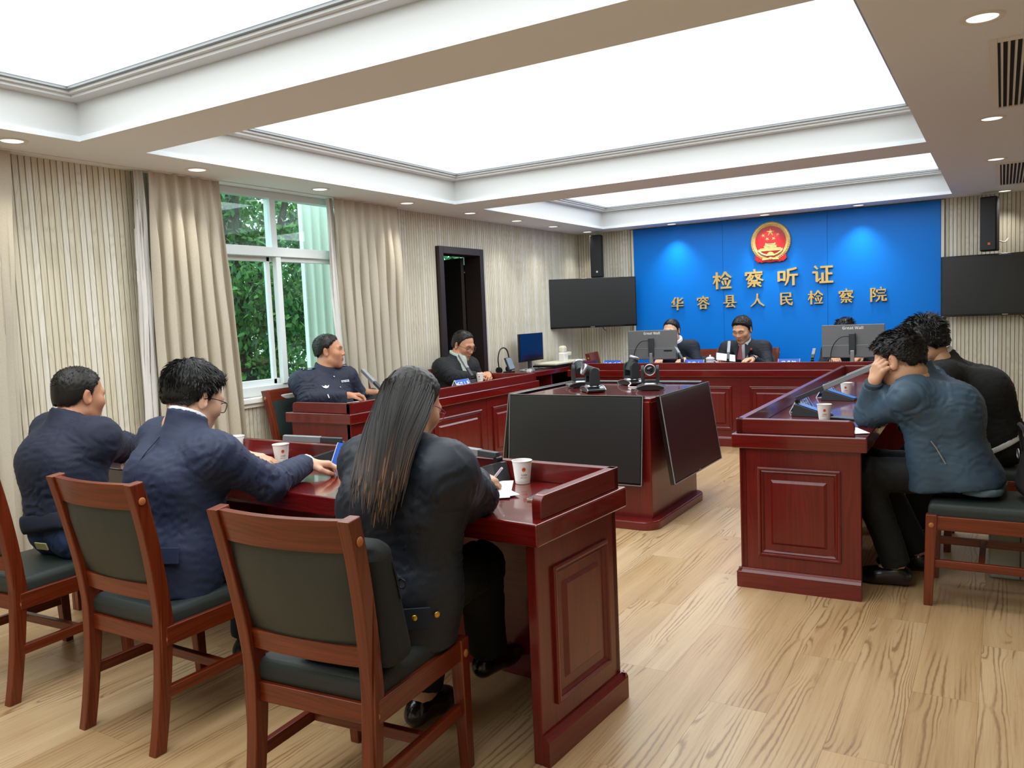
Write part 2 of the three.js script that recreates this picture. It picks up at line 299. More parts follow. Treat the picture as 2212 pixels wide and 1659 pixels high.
// ---------------------------------------------------------------- doorway to the equipment room
{
  const d = new THREE.Group(); d.name = 'door_1'; d.userData.kind = 'structure'; scene.add(d);
  const wood = std(0x2c201c, 0.45), { z0, z1, y } = DOOR, w = 0.07;
  part(d, 'jamb', rbox(0.2, y, w, 0.004, XL - 0.06, y / 2, z0 + w / 2), wood); part(d, 'jamb', rbox(0.2, y, w, 0.004, XL - 0.06, y / 2, z1 - w / 2), wood);
  part(d, 'head', rbox(0.2, w, z1 - z0 - 2 * w, 0.004, XL - 0.06, y - w / 2, (z0 + z1) / 2), wood);
  const leaf = part(d, 'leaf', rbox(0.68, 1.98, 0.04, 0.004, -0.34, 0.99, 0), wood, [XL - 0.17, 0.005, z0 + w + 0.025], [0, -0.35, 0]);
  const lock = part(leaf, 'lock_plate', rbox(0.045, 0.2, 0.01, 0.004, -0.6, 1.0, 0.025), M.silver);
  part(leaf, 'handle', tube([[-0.6, 1.03, 0.025], [-0.6, 1.03, 0.06], [-0.52, 1.03, 0.065]], 0.009, 12, 8), M.silver);
  // small room behind it
  const wall = std(0x5d7f80, 0.8);
  const x0 = XL - 1.4, x1 = XL - 0.17, a = -9.7, b = -6.22;
  struct('wall_equipment_room', merge([box(0.1, 2.8, 0.1, x0, 1.4, b - 0.05), box(0.1, 2.8, 0.2, x0, 1.4, a + 0.1), box(0.1, 2.8, 1.45, x0, 1.4, -7.0), box(0.1, 0.7, b - a, x0, 0.35, (a + b) / 2), box(x1 - x0, 2.8, 0.1, (x0 + x1) / 2, 1.4, a - 0.05), box(x1 - x0, 2.8, 0.1, (x0 + x1) / 2, 1.4, b + 0.05), box(0.1, 0.3, b - a, x0, 2.65, (a + b) / 2)]), wall);
  struct('floor_equipment_room', box(x1 - x0, 0.05, b - a, (x0 + x1) / 2, -0.025, (a + b) / 2), std(0x6d6f6a, 0.7));
  struct('ceiling_equipment_room', box(x1 - x0, 0.1, b - a + 0.2, (x0 + x1) / 2, 2.85, (a + b) / 2), M.ceiling);
  const w2 = new THREE.Group(); w2.name = 'window_2'; w2.userData.kind = 'structure'; scene.add(w2);
  const alu = std(0xcfd8d6, 0.5), glass = phy(0xffffff, 0.02, { transmission: 1, thickness: 0, color: new THREE.Color().setRGB(0.7, 0.93, 0.91) });
  for (const z of [-9.48, -8.9, -8.32, -7.74]) part(w2, 'mullion', rbox(0.06, 1.8, 0.05, 0.004, x0, 1.6, z), alu);
  part(w2, 'transom', rbox(0.06, 0.06, 1.75, 0.004, x0, 1.75, -8.61), alu);
  for (let i = 0; i < 3; i++) for (const [y0, y1] of [[0.7, 1.72], [1.78, 2.5]]) part(w2, 'pane', box(0.005, y1 - y0, 0.52, x0, (y0 + y1) / 2, -9.19 + i * 0.58), glass);
  const t = thing('equipment_rack', 'tall black equipment rack standing in the room behind the doorway', 'server rack', [XL - 0.64, 0, -7.86]);
  part(t, 'cabinet', merge([rbox(0.6, 0.04, 0.6, 0.004, 0, 1.93, 0), rbox(0.6, 0.1, 0.6, 0.004, 0, 0.05, 0), rbox(0.6, 1.8, 0.03, 0.003, 0, 1.0, -0.28), rbox(0.03, 1.8, 0.6, 0.003, -0.28, 1, 0), rbox(0.04, 1.8, 0.04, 0.003, 0.28, 1, 0.28), rbox(0.04, 1.8, 0.04, 0.003, 0.28, 1, -0.26)]), M.black);
  part(t, 'glass_door', rbox(0.008, 1.76, 0.5, 0.002, 0.29, 1, 0.01), phy(0x9fc4cc, 0.05, { transmission: 0.9, thickness: 0 }));
  for (let i = 0; i < 9; i++) { const u = part(t, 'unit', rbox(0.45, i % 3 ? 0.06 : 0.11, 0.46, 0.004, 0.02, 0.5 + i * 0.15, 0.01), i % 4 === 1 ? M.grey : M.dkgrey); if (i < 2) for (let k = 0; k < 6; k++) part(u, 'port', box(0.004, 0.03, 0.025, 0.247, 0.5 + i * 0.15, -0.15 + k * 0.06), M.paper); }
}
// ---------------------------------------------------------------- curtains
{
  const fabric = texture(256, 256, (u, v) => mix(rgb(186, 176, 156), rgb(204, 195, 177), clamp(0.5 + 0.3 * tile(u, v, 120, 14, 3) + 0.3 * tile(u, v, 14, 120, 6))), 0.2, 0.2);
  const cloth = phy(0xffffff, 0.85, { map: fabric, sheen: 0.3, sheenColor: new THREE.Color(0xd8cdb4), sheenRoughness: 0.5 }), sheer = std(0xdedbd6, 0.85);
  // one hanging of pleats: z runs from a to b at the top and a2 to b2 at the foot
  function drape(a, b, a2, b2, pleats, amp, y0, y1, phase, th = 0.004) {
    const nu = pleats * 14, nv = 26, pos = [], idx = [], uv = [];
    for (let side = 0; side < 2; side++) for (let j = 0; j <= nv; j++) for (let i = 0; i <= nu; i++) {
      const u = i / nu, v = j / nv, open = smooth(0, 0.25, v), k = u * pleats * 2 * Math.PI + phase;
      const wob = 0.35 * N3(u * pleats * 0.7, v * 1.2, phase * 3) * open, s = Math.sin(k + wob * 2);
      const z = lerp(lerp(a, b, u), lerp(a2, b2, u), v) + 0.014 * Math.sin(2 * k + 1) * open, x = amp * (0.45 + 0.55 * open) * (Math.sign(s) * Math.pow(Math.abs(s), 0.7)) * (0.75 + 0.35 * N3(u * pleats * 0.5, 3, phase)) + 0.012 * N3(u * 9, v * 3, phase + 8);
      pos.push(x + (side ? -th : 0), lerp(y1, y0, v), z); uv.push(u * Math.abs(b - a) * 2.2, v * (y1 - y0));
    }
    const o = (nu + 1) * (nv + 1);
    for (let j = 0; j < nv; j++) for (let i = 0; i < nu; i++) { const p = j * (nu + 1) + i, q = p + nu + 1; idx.push(p, p + 1, q, q, p + 1, q + 1); idx.push(o + p, o + q, o + p + 1, o + q, o + q + 1, o + p + 1); }
    for (let i = 0; i < nu; i++) { idx.push(i, o + i, i + 1, i + 1, o + i, o + i + 1); const q = nv * (nu + 1) + i; idx.push(q, q + 1, o + q, q + 1, o + q + 1, o + q); }
    for (let j = 0; j < nv; j++) { const p = j * (nu + 1), q = p + nu + 1, r = p + nu, t = q + nu; idx.push(p, q, o + p, q, o + q, o + p, r, o + r, t, t, o + r, o + t); }
    const g = new THREE.BufferGeometry(); g.setAttribute('position', new THREE.Float32BufferAttribute(pos, 3)); g.setAttribute('uv', new THREE.Float32BufferAttribute(uv, 2)); g.setIndex(idx); g.computeVertexNormals();
    return g;
  }
  const list = [['beige pleated curtain beside the window, nearer the camera', -3.24, -3.78, -3.2, -3.9, 6, 0.4, -3.2],
    ['beige pleated curtain beside the window, nearer the doorway', -4.87, -5.68, -4.96, -5.64, 7, 1.7, -4.88],
    ['beige curtain hanging at the edge of the view, nearest the camera', -2.42, -1.6, -2.33, -1.5, 7, 2.9, null]];
  for (const [label, a, b, a2, b2, n, ph, sh] of list) {
    const t = thing('curtain', label, 'curtain', [XL + 0.1, 0, (a + b) / 2], 0, 'beige window curtains'), c = (a + b) / 2;
    part(t, 'drape', drape(a - c, b - c, a2 - c, b2 - c, n, 0.038, 0.03, CEIL - 0.005, ph), cloth);
    if (sh) part(t, 'sheer_lining', drape(sh - c + 0.035, sh - c - 0.03, (sh > -4 ? -3.12 : -4.93) - c + 0.03, (sh > -4 ? -3.16 : -4.98) - c - 0.02, 2, 0.012, 0.03, CEIL - 0.005, ph + 2, 0.002), sheer, [-0.03, 0, 0]);
  }
  const track = thing('curtain_track', 'white curtain rail fixed under the ceiling edge along the window wall', 'curtain rail', [XL + 0.1, CEIL - 0.003, -3.6]);
  part(track, 'rail', rbox(0.02, 0.006, 4.3, 0.002), M.white);
}
// ---------------------------------------------------------------- outside: ground, fluted pilaster, trees
struct('ground', box(40, 0.2, 40, -25, -0.75, -6), std(0x6d7a58, 0.95));
{
  // fluted pilaster of the facade, just outside the window
  const t = thing('pilaster', 'pale fluted pilaster standing outside the window', 'pilaster', [-5.6, -0.65, -5.93]);
  const pts = [], n = 7, w = 0.62;
  pts.push([-w / 2, 0.07]);
  for (let i = 0; i < n; i++) { const a = -w / 2 + i * w / n, f = w / n; pts.push([a, 0], [a + f * 0.14, 0]); for (let k = 1; k < 6; k++) { const q = k / 6 * Math.PI; pts.push([a + f * (0.57 - 0.43 * Math.cos(q)), 0.032 * Math.sin(q)]); } }
  pts.push([w / 2, 0], [w / 2, 0.07]);
  part(t, 'shaft', extr(pts, 5.2).rotateX(-Math.PI / 2).rotateY(Math.PI / 2 - 0.31), std(0xdfe3d6, 0.8));
  part(t, 'plinth_block', rbox(0.7, 0.6, 0.3, 0.02, 0, 0.3, -0.12).rotateY(Math.PI / 2 - 0.31), std(0xdfe3d6, 0.8));
}
{
  const bark = std(0xffffff, 0.95, { map: texture(128, 256, (u, v) => mix(rgb(52, 46, 40), rgb(92, 84, 72), clamp(0.5 + 0.5 * tile(u, v, 26, 6, 4) + 0.2 * tile(u, v, 60, 30, 2))), 0.5, 0.8) });
  const leafGeo = new THREE.BufferGeometry();
  leafGeo.setAttribute('position', new THREE.Float32BufferAttribute([0, 0, 0, 0.5, 0.42, 0.12, 0, 1, 0, -0.5, 0.42, 0.12, 0, 0.45, -0.02], 3)); leafGeo.setIndex([0, 1, 4, 1, 2, 4, 2, 3, 4, 3, 0, 4]); leafGeo.computeVertexNormals();
  const leafMat = phy(0xffffff, 0.6, { transmission: 0.35, thickness: 0 });
  function branchTube(pts, r0, r1) {
    const c = new THREE.CatmullRomCurve3(pts.map((p) => V(...p))), g = new THREE.TubeGeometry(c, 18, 1, 9), p = g.attributes.position, n = g.attributes.normal;
    for (let i = 0; i < p.count; i++) { const k = Math.floor(i / 10) / 18, q = c.getPoint(Math.min(1, k)), r = lerp(r0, r1, k); p.setXYZ(i, q.x + n.getX(i) * r, q.y + n.getY(i) * r, q.z + n.getZ(i) * r); }
    return grain(g, 1);
  }
  function tree(name, label, category, at, stems, clumps, count, size, tones) {
    const t = thing(name, label, category, at);
    stems.forEach(([pts, a, b], i) => part(t, i ? 'branch' : 'trunk', branchTube(pts, a, b), bark));
    const im = new THREE.InstancedMesh(leafGeo, leafMat, count), m = new THREE.Matrix4(), q = new THREE.Quaternion(), e = new THREE.Euler(), c = new THREE.Color();
    for (let i = 0; i < count; i++) {
      const [x, y, z, r] = clumps[Math.floor(rnd() * clumps.length)], d = V(rr(-1, 1), rr(-1, 1), rr(-1, 1)).normalize().multiplyScalar(r * Math.cbrt(rnd())), s = size * rr(0.6, 1.3);
      q.setFromEuler(e.set(rr(-0.5, 2.6), rr(0, 6.28), rr(-0.6, 0.6)));
      m.compose(V(x + d.x, y + d.y * 0.75, z + d.z), q, V(s * 0.55, s, s)); im.setMatrixAt(i, m);
      im.setColorAt(i, c.setRGB(...tones[Math.floor(rnd() * tones.length)]).multiplyScalar(rr(0.75, 1.2)));
    }
    im.name = 'foliage'; im.userData.kind = 'stuff'; setShadow(im); t.add(im);
  }
  const green = [[0.07, 0.21, 0.05], [0.11, 0.3, 0.07], [0.2, 0.42, 0.09], [0.05, 0.14, 0.04]];
  const clump = (n, x0, x1, y0, y1, z0, z1, r) => Array.from({ length: n }, () => [rr(x0, x1), rr(y0, y1), rr(z0, z1), r * rr(0.6, 1.3)]);
  tree('camphor_tree', 'leafy green tree with a forked dark trunk outside the window', 'tree', [-8.1, -0.65, -6.9],
    [[[[0, 0, 0], [0.05, 0.8, 0], [-0.02, 1.5, 0.02], [0.02, 3.2, 0.1], [0.1, 5, 0]], 0.2, 0.09], [[[-0.0, 1.35, 0], [-0.1, 1.75, 0.5], [-0.25, 2.2, 0.95], [-0.3, 3.2, 1.5]], 0.12, 0.05], [[[0, 2.3, 0], [0.2, 3, -0.4], [0.3, 4, -0.7]], 0.07, 0.03]],
    clump(70, -1.6, 1.2, 1.7, 4.8, -2.6, 2.6, 0.55), 26000, 0.1, green);
  tree('camphor_tree', 'dense leafy tree farther off behind the forked trunk', 'tree', [-12, -0.65, -9.5], [[[[0, 0, 0], [0.1, 1.5, 0], [0, 3, 0], [0, 5, 0]], 0.25, 0.1]],
    clump(90, -2.2, 2, 0.6, 5.8, -4.6, 4.8, 0.8), 30000, 0.14, green);
  tree('camphor_tree', 'leafy tree seen through the equipment room window', 'tree', [-10.5, -0.65, -15], [[[[0, 0, 0], [0.1, 1.5, 0], [0, 3, 0], [0, 5, 0]], 0.2, 0.1]],
    clump(40, -2, 2, 1.2, 5, -3, 3, 0.8), 8000, 0.16, green);
  const young = [[0.2, 0.34, 0.06], [0.13, 0.27, 0.05], [0.3, 0.42, 0.1], [0.07, 0.16, 0.04]];
  tree('garden_shrub', 'bright green leafy shrubs at the foot of the tree outside', 'shrub', [-8.8, -0.65, -6.9], [[[[0, 0, 0], [0, 0.4, 0], [0, 0.8, 0], [0, 1.2, 0]], 0.05, 0.02]],
    clump(60, -1.6, 0.9, 0.2, 1.85, -3.6, 3.4, 0.42), 26000, 0.075, young);
}
// ---------------------------------------------------------------- lacquered hearing desks
const SLAB = 0.75, RAIL = 0.82;
// a plate whose front is smaller than its foot, front looking to +z
function frustum(w, h, d, inset) { const g = box(w, h, d, 0, 0, d / 2), p = g.attributes.position; for (let i = 0; i < p.count; i++) if (p.getZ(i) > d / 2) p.setXY(i, p.getX(i) - Math.sign(p.getX(i)) * inset, p.getY(i) - Math.sign(p.getY(i)) * inset); g.computeVertexNormals(); return g; }
// mitred frame with a stepped, rounded profile
function frameMould(w, h) {
  const prof = [[0, 0], [0, 0.009], [0.006, 0.014], [0.012, 0.013], [0.016, 0.007], [0.022, 0.009], [0.028, 0.003], [0.03, 0]], pos = [];
  const c = [[-1, -1], [1, -1], [1, 1], [-1, 1]], at = (k, [a, z]) => [c[k][0] * (w / 2 - a), c[k][1] * (h / 2 - a), z];
  for (let k = 0; k < 4; k++) for (let j = 0; j < prof.length - 1; j++) { const A = at(k, prof[j]), B = at((k + 1) % 4, prof[j]), C = at((k + 1) % 4, prof[j + 1]), D = at(k, prof[j + 1]); pos.push(...A, ...B, ...C, ...A, ...C, ...D); }
  const g = new THREE.BufferGeometry(); g.setAttribute('position', new THREE.Float32BufferAttribute(pos, 3)); g.computeVertexNormals(); return g;
}
// a run of panelled fronts: local x along the face, face looks to +z at z = 0
function facePanels(root, n, W, y0, y1, place, turn) {
  const f = new THREE.Group(); f.name = 'panelled_face'; root.add(f); f.position.set(...place); f.rotation.y = turn;
  const step = W / n;
  for (let i = 0; i < n; i++) {
    const cx = -W / 2 + step * (i + 0.5), w = step - Math.min(0.17, step * 0.32), h = y1 - y0 - 0.155, cy = (y0 + y1) / 2 - 0.012;
    part(f, 'moulding', grain(frameMould(w, h), 1), M.red, [cx, cy, 0]);
    part(f, 'raised_panel', grain(frustum(w - 0.12, h - 0.12, 0.011, 0.012), 1), M.red, [cx, cy, 0]);
    if (i) part(f, 'joint_bead', box(0.004, y1 - y0, 0.003, -W / 2 + step * i, (y0 + y1) / 2, 0.001), M.red);
  }
  return f;
}
function desk(name, label, at, turn, L, D, o = {}) {              // local: front face looks to -z, sitters at +z, x along the desk
  const t = thing(name, label, 'desk', at, turn, 'dark red panelled hearing desks'), a = -L / 2, b = L / 2, f = -D / 2, e = D / 2, ov = 0.03;
  part(t, 'desktop', grain(rbox(L, 0.07, D, 0.008, 0, SLAB - 0.035, 0, 2), 0), M.redTop);
  const rail = (len) => extr((() => { const s = new THREE.Shape(), h = RAIL - SLAB; s.moveTo(0, 0); s.lineTo(len, 0); s.lineTo(len, h - 0.028); s.absarc(len - 0.028, h - 0.028, 0.028, 0, Math.PI / 2); s.lineTo(0, h); s.lineTo(0, 0); return s; })(), 0.034, 0.004);
  part(t, 'front_rail', grain(rbox(L - 0.04, RAIL - SLAB, 0.034, 0.004, 0, (RAIL + SLAB) / 2, f + 0.037), 0), M.red);
  for (const s of o.rails ?? [-1, 1]) {
    const g = rail(o.railLen ?? D - 0.075).rotateY(-Math.PI / 2);          // runs along +z
    part(t, 'end_rail', grain(g, 2), M.red, [s > 0 ? b - 0.02 : a + 0.054, SLAB, f + 0.02]);
  }
  const y1 = SLAB - 0.07, PL = 0.095;
  // carcass: front board and end boards
  part(t, 'front_board', grain(rbox(L - 2 * ov, y1, 0.03, 0.003, 0, y1 / 2, f + ov + 0.02), 0), M.red);
  for (const s of [-1, 1]) part(t, 'end_board', grain(rbox(0.035, y1, D - 0.06, 0.004, s * (L / 2 - ov - 0.0175), y1 / 2, 0), 1), M.red);
  part(t, 'kneehole_shelf', grain(box(L - 0.16, 0.02, D * 0.4, 0, 0.6, f + 0.05 + D * 0.2), 0), M.red);
  for (let i = 1; i < (o.bays ?? 3); i++) part(t, 'partition_board', grain(box(0.02, 0.5, D * 0.42, a + L * i / (o.bays ?? 3), 0.34, f + 0.06 + D * 0.21), 1), M.red);
  facePanels(t, o.panels ?? 3, L - 2 * ov, PL, y1, [0, 0, f + ov + 0.005], Math.PI);
  const ends = o.ends ?? [1];
  for (const s of ends) facePanels(t, 1, D - 0.06, PL, y1, [s * (L / 2 - ov), 0, 0], s * Math.PI / 2);
  const plinth = (w) => extr([[0, 0], [0.022, 0], [0.022, 0.075], [0.014, 0.086], [0.006, 0.095], [0, 0.095]], w);   // profile swept along its face
  part(t, 'plinth', grain(plinth(L - 2 * ov + 0.04).rotateY(Math.PI / 2).translate(-(L - 2 * ov + 0.04) / 2, 0, f + ov + 0.005), 0), M.red);
  for (const s of [-1, 1]) part(t, 'plinth', grain(plinth(D - 0.05).rotateY(s > 0 ? 0 : Math.PI).translate(s * (L / 2 - ov), 0, s > 0 ? f + 0.02 : e - 0.03), 2), M.red);
  return t;
}
desk('hearing_desk', 'dark red desk nearest the camera, with the three people seen from behind', [-2.52, 0, -2.345], -0.061, 2.8, 0.57, { panels: 3, ends: [1, -1] });
desk('hearing_desk', 'dark red desk at which the man in the slate blue jacket leans', [-0.845, 0, -5.56], Math.PI / 2 + 0.022, 3.5, 0.6, { panels: 4, ends: [-1, 1] });
desk('hearing_desk', 'dark red desk along the curtained wall, in front of the uniformed officer', [-3.985, 0, -5.25], -Math.PI / 2, 2.56, 0.61, { panels: 3, ends: [1, -1] });
desk('hearing_desk', 'long dark red bench in front of the blue wall', [-2.15, 0, -8.05], Math.PI, 3.7, 0.68, { panels: 4, ends: [1, -1], bays: 5 });
// low console in the far corner
{
  const t = thing('corner_console', 'dark red side console in the corner under the hanging television', 'console table', [-4.455, 0, -7.9]);
  part(t, 'console_top', grain(rbox(0.4, 0.05, 1.9, 0.006, 0, 0.725, 0), 2), M.redTop);
  for (const z of [-0.9, 0, 0.9]) part(t, 'side_board', grain(rbox(0.34, 0.7, 0.03, 0.003, -0.01, 0.35, z), 1), M.red);
  part(t, 'back_board', grain(rbox(0.02, 0.66, 1.8, 0.003, -0.17, 0.35, 0), 1), M.red);
  part(t, 'shelf', grain(rbox(0.32, 0.025, 1.8, 0.003, -0.01, 0.53, 0), 2), M.red);
  for (const z of [-0.455, 0.455]) { const f = part(t, 'drawer_front', grain(rbox(0.02, 0.42, 0.86, 0.003, 0.16, 0.29, z), 2), M.red); part(f, 'knob', new THREE.SphereGeometry(0.012, 12, 8), M.goldSide, [0.178, 0.4, z]); }
}
// ---------------------------------------------------------------- chairs
function makeChair(name, label) {                                  // local: sitter looks to +z
  const t = thing(name, label, 'chair');
  const post = (w) => { const s = new THREE.Shape(); s.moveTo(-0.275, 0); s.quadraticCurveTo(-0.232, 0.2, -0.226, 0.42); s.quadraticCurveTo(-0.235, 0.62, -0.3, 0.885); s.lineTo(-0.252, 0.89); s.quadraticCurveTo(-0.19, 0.63, -0.172, 0.42); s.quadraticCurveTo(-0.19, 0.2, -0.232, 0); s.closePath(); return extr(s, w, 0.004, 10).rotateY(-Math.PI / 2); };
  for (const s of [-1, 1]) {
    const p = post(0.036).translate(0.018, 0, 0), a = p.attributes.position;
    for (let i = 0; i < a.count; i++) a.setX(i, a.getX(i) + s * (0.193 + 0.02 * smooth(0.3, 0.9, a.getY(i))));
    p.computeVertexNormals();
    const q = part(t, 'rear_leg', grain(p, 1), M.chairWood);
    for (const [y, z, x] of [[0.365, -0.2, 0.2125], [0.83, -0.262, 0.232]]) part(q, 'plug', new THREE.SphereGeometry(0.0125, 12, 8).scale(0.35, 1, 1), M.plug, [s * x, y, z]);
    const fl = rbox(0.044, 0.41, 0.046, 0.004, 0, 0.205, 0), b = fl.attributes.position;
    for (let i = 0; i < b.count; i++) { const k = 1 - b.getY(i) / 0.41; b.setXYZ(i, b.getX(i) * (1 - 0.25 * k), b.getY(i), b.getZ(i) * (1 - 0.25 * k) + 0.015 * k * k); }
    const g = part(t, 'front_leg', grain(fl, 1), M.chairWood, [s * 0.205, 0, 0.21]);
    part(g, 'plug', new THREE.SphereGeometry(0.0115, 12, 8).scale(0.35, 1, 1), M.plug, [s * 0.0225, 0.365, 0]);
    part(t, 'side_apron', grain(rbox(0.028, 0.062, 0.41, 0.004, s * 0.203, 0.373, 0), 2), M.chairWood);
    part(t, 'side_stretcher', grain(rbox(0.024, 0.036, 0.44, 0.004, s * 0.2, 0.19, -0.005), 2), M.chairWood);
  }
  part(t, 'front_apron', grain(rbox(0.37, 0.06, 0.026, 0.004, 0, 0.373, 0.212), 0), M.chairWood);
  part(t, 'rear_apron', grain(rbox(0.365, 0.055, 0.026, 0.004, 0, 0.363, -0.196), 0), M.chairWood);
  part(t, 'cross_stretcher', grain(rbox(0.38, 0.034, 0.024, 0.004, 0, 0.19, 0.02), 0), M.chairWood);
  const bow = (w, h, d, y, z, amt, lean, mat, name, r = 0.006) => {             // a rail bowed to the rear
    const m = 14;
    const p0 = new THREE.BoxGeometry(w, h, d, m, 4, 2), p = p0.attributes.position;
    for (let i = 0; i < p.count; i++) { const x = p.getX(i) / (w / 2), yy = p.getY(i); let zz = p.getZ(i); if (r > 0.008) { const e = Math.min(1 - Math.abs(x), 1 - Math.abs(yy) / (h / 2)); zz *= 0.45 + 0.55 * Math.sqrt(clamp(e * 5)); } p.setXYZ(i, p.getX(i), yy + y, zz + z - amt * (1 - x * x) - lean * yy); }
    p0.computeVertexNormals();
    return part(t, name, grain(p0, 0), mat);
  };
  bow(0.41, 0.085, 0.024, 0.842, -0.266, 0.026, 0.25, M.chairWood, 'top_rail');
  bow(0.385, 0.055, 0.022, 0.516, -0.203, 0.012, 0.13, M.chairWood, 'lower_rail');
  bow(0.392, 0.262, 0.036, 0.672, -0.226, 0.02, 0.23, M.leather, 'back_pad', 0.012);
  const sp = new RoundedBoxGeometry(0.408, 0.07, 0.43, 4, 0.026), p = sp.attributes.position;
  for (let i = 0; i < p.count; i++) if (p.getY(i) > 0) p.setY(i, p.getY(i) + 0.014 * (1 - (p.getX(i) / 0.21) ** 2) * (1 - (p.getZ(i) / 0.23) ** 2));
  sp.computeVertexNormals();
  part(t, 'seat_pad', sp, M.leather, [0, 0.418, 0.012]);
  return t;
}
const chair0 = makeChair('armless_chair', '');
{
  const list = [
    ['wooden armless chair of the woman with long hair, backpack hung on its back', -1.56, -1.66, Math.PI + 0.08],
    ['wooden armless chair of the man in the navy suit and glasses', -2.5, -1.76, Math.PI],
    ['wooden armless chair of the man in jeans, cut by the picture edge', -3.33, -1.72, Math.PI + 0.06],
    ['wooden armless chair behind the uniformed officer, below the window', -4.36, -4.33, Math.PI / 2 + 0.1],
    ['wooden armless chair beside the officer, in front of the curtain', -4.33, -5.02, Math.PI / 2 + 0.1],
    ['wooden armless chair of the man in glasses before the doorway', -4.36, -6.33, Math.PI / 2 + 0.05],
    ['wooden armless chair of the man in the slate blue jacket, handbag on the seat', -0.05, -4.12, -Math.PI / 2],
    ['wooden armless chair of the person in the black sweater', -0.02, -5.0, -Math.PI / 2],
    ['wooden armless chair of the woman at the computer by the corner', -2.98, -8.82, 0],
    ['wooden armless chair of the man with the red tie', -2.33, -8.86, 0],
    ['wooden armless chair of the person hidden behind the computer screen', -1.3, -8.8, 0],
    ['empty wooden armless chair turned aside at the corner end of the bench', -3.87, -8.68, 1.78]];
  list.forEach(([label, x, z, turn], i) => {
    const c = i ? chair0.clone() : chair0; if (i) { c.name = numbered('armless_chair'); scene.add(c); }
    c.position.set(x, 0, z); c.rotation.set(0, turn, 0); c.userData = { label, category: 'chair', group: 'wooden armless chairs with dark leather pads' };
  });
}
// ---------------------------------------------------------------- central podium with four slanted screens
{
  const cx = -2.345, cz = -5.17, t = thing('camera_podium', 'dark red podium in the middle of the room, carrying cameras and screens', 'podium', [cx, 0, cz]);
  part(t, 'plinth', grain(extr(roundRect(1.08, 1.0, 0.1, 0, -0.1), 0.055, 0.008, 10).rotateX(-Math.PI / 2), 0), M.red);
  part(t, 'body', grain(rbox(0.97, 0.74, 0.86, 0.006, 0, 0.42, 0.07), 1), M.red);
  part(t, 'podium_top', grain(rbox(0.98, 0.03, 0.98, 0.005, 0, 0.795, 0), 0), M.redTop);
  const screenThing = (label, x, z, turn, tilt, w = 0.965, h = 0.56) => {
    const s = thing('flat_screen', label, 'screen', [cx + x, 0.828, cz + z], turn, 'flat screens hung on the podium');
    const p = new THREE.Group(); p.name = 'display'; s.add(p); p.rotation.x = -tilt;
    part(p, 'casing', rbox(w, h, 0.03, 0.006, 0, -h / 2, -0.016), M.bezel);
    part(p, 'rear_housing', rbox(w * 0.7, h * 0.6, 0.03, 0.01, 0, -h * 0.58, -0.042), M.blackMatt);
    part(p, 'glass', rbox(w - 0.022, h - 0.03, 0.004, 0.001, 0, -h / 2 + 0.002, 0.0), M.screen);
    part(p, 'edge_trim', merge([box(w, 0.004, 0.006, 0, -0.002, 0), box(w, 0.004, 0.006, 0, -h + 0.002, 0), box(0.004, h, 0.006, -w / 2 + 0.002, -h / 2, 0), box(0.004, h, 0.006, w / 2 - 0.002, -h / 2, 0)]), M.grey);
    part(p, 'badge', box(0.04, 0.006, 0.002, 0, -h + 0.009, 0.003), M.silver);
  };
  screenThing('black flat screen on the podium side facing the near desk', -0.035, 0.51, 0, 0.11);
  screenThing('black flat screen on the podium side facing the right-hand desk', 0.545, -0.005, Math.PI / 2, 0.15);
  screenThing('black flat screen on the podium side facing the officer, seen edge-on', -0.545, -0.005, -Math.PI / 2, 0.15);
  screenThing('black flat screen on the podium side facing the blue wall', 0, -0.53, Math.PI, 0.15);
}
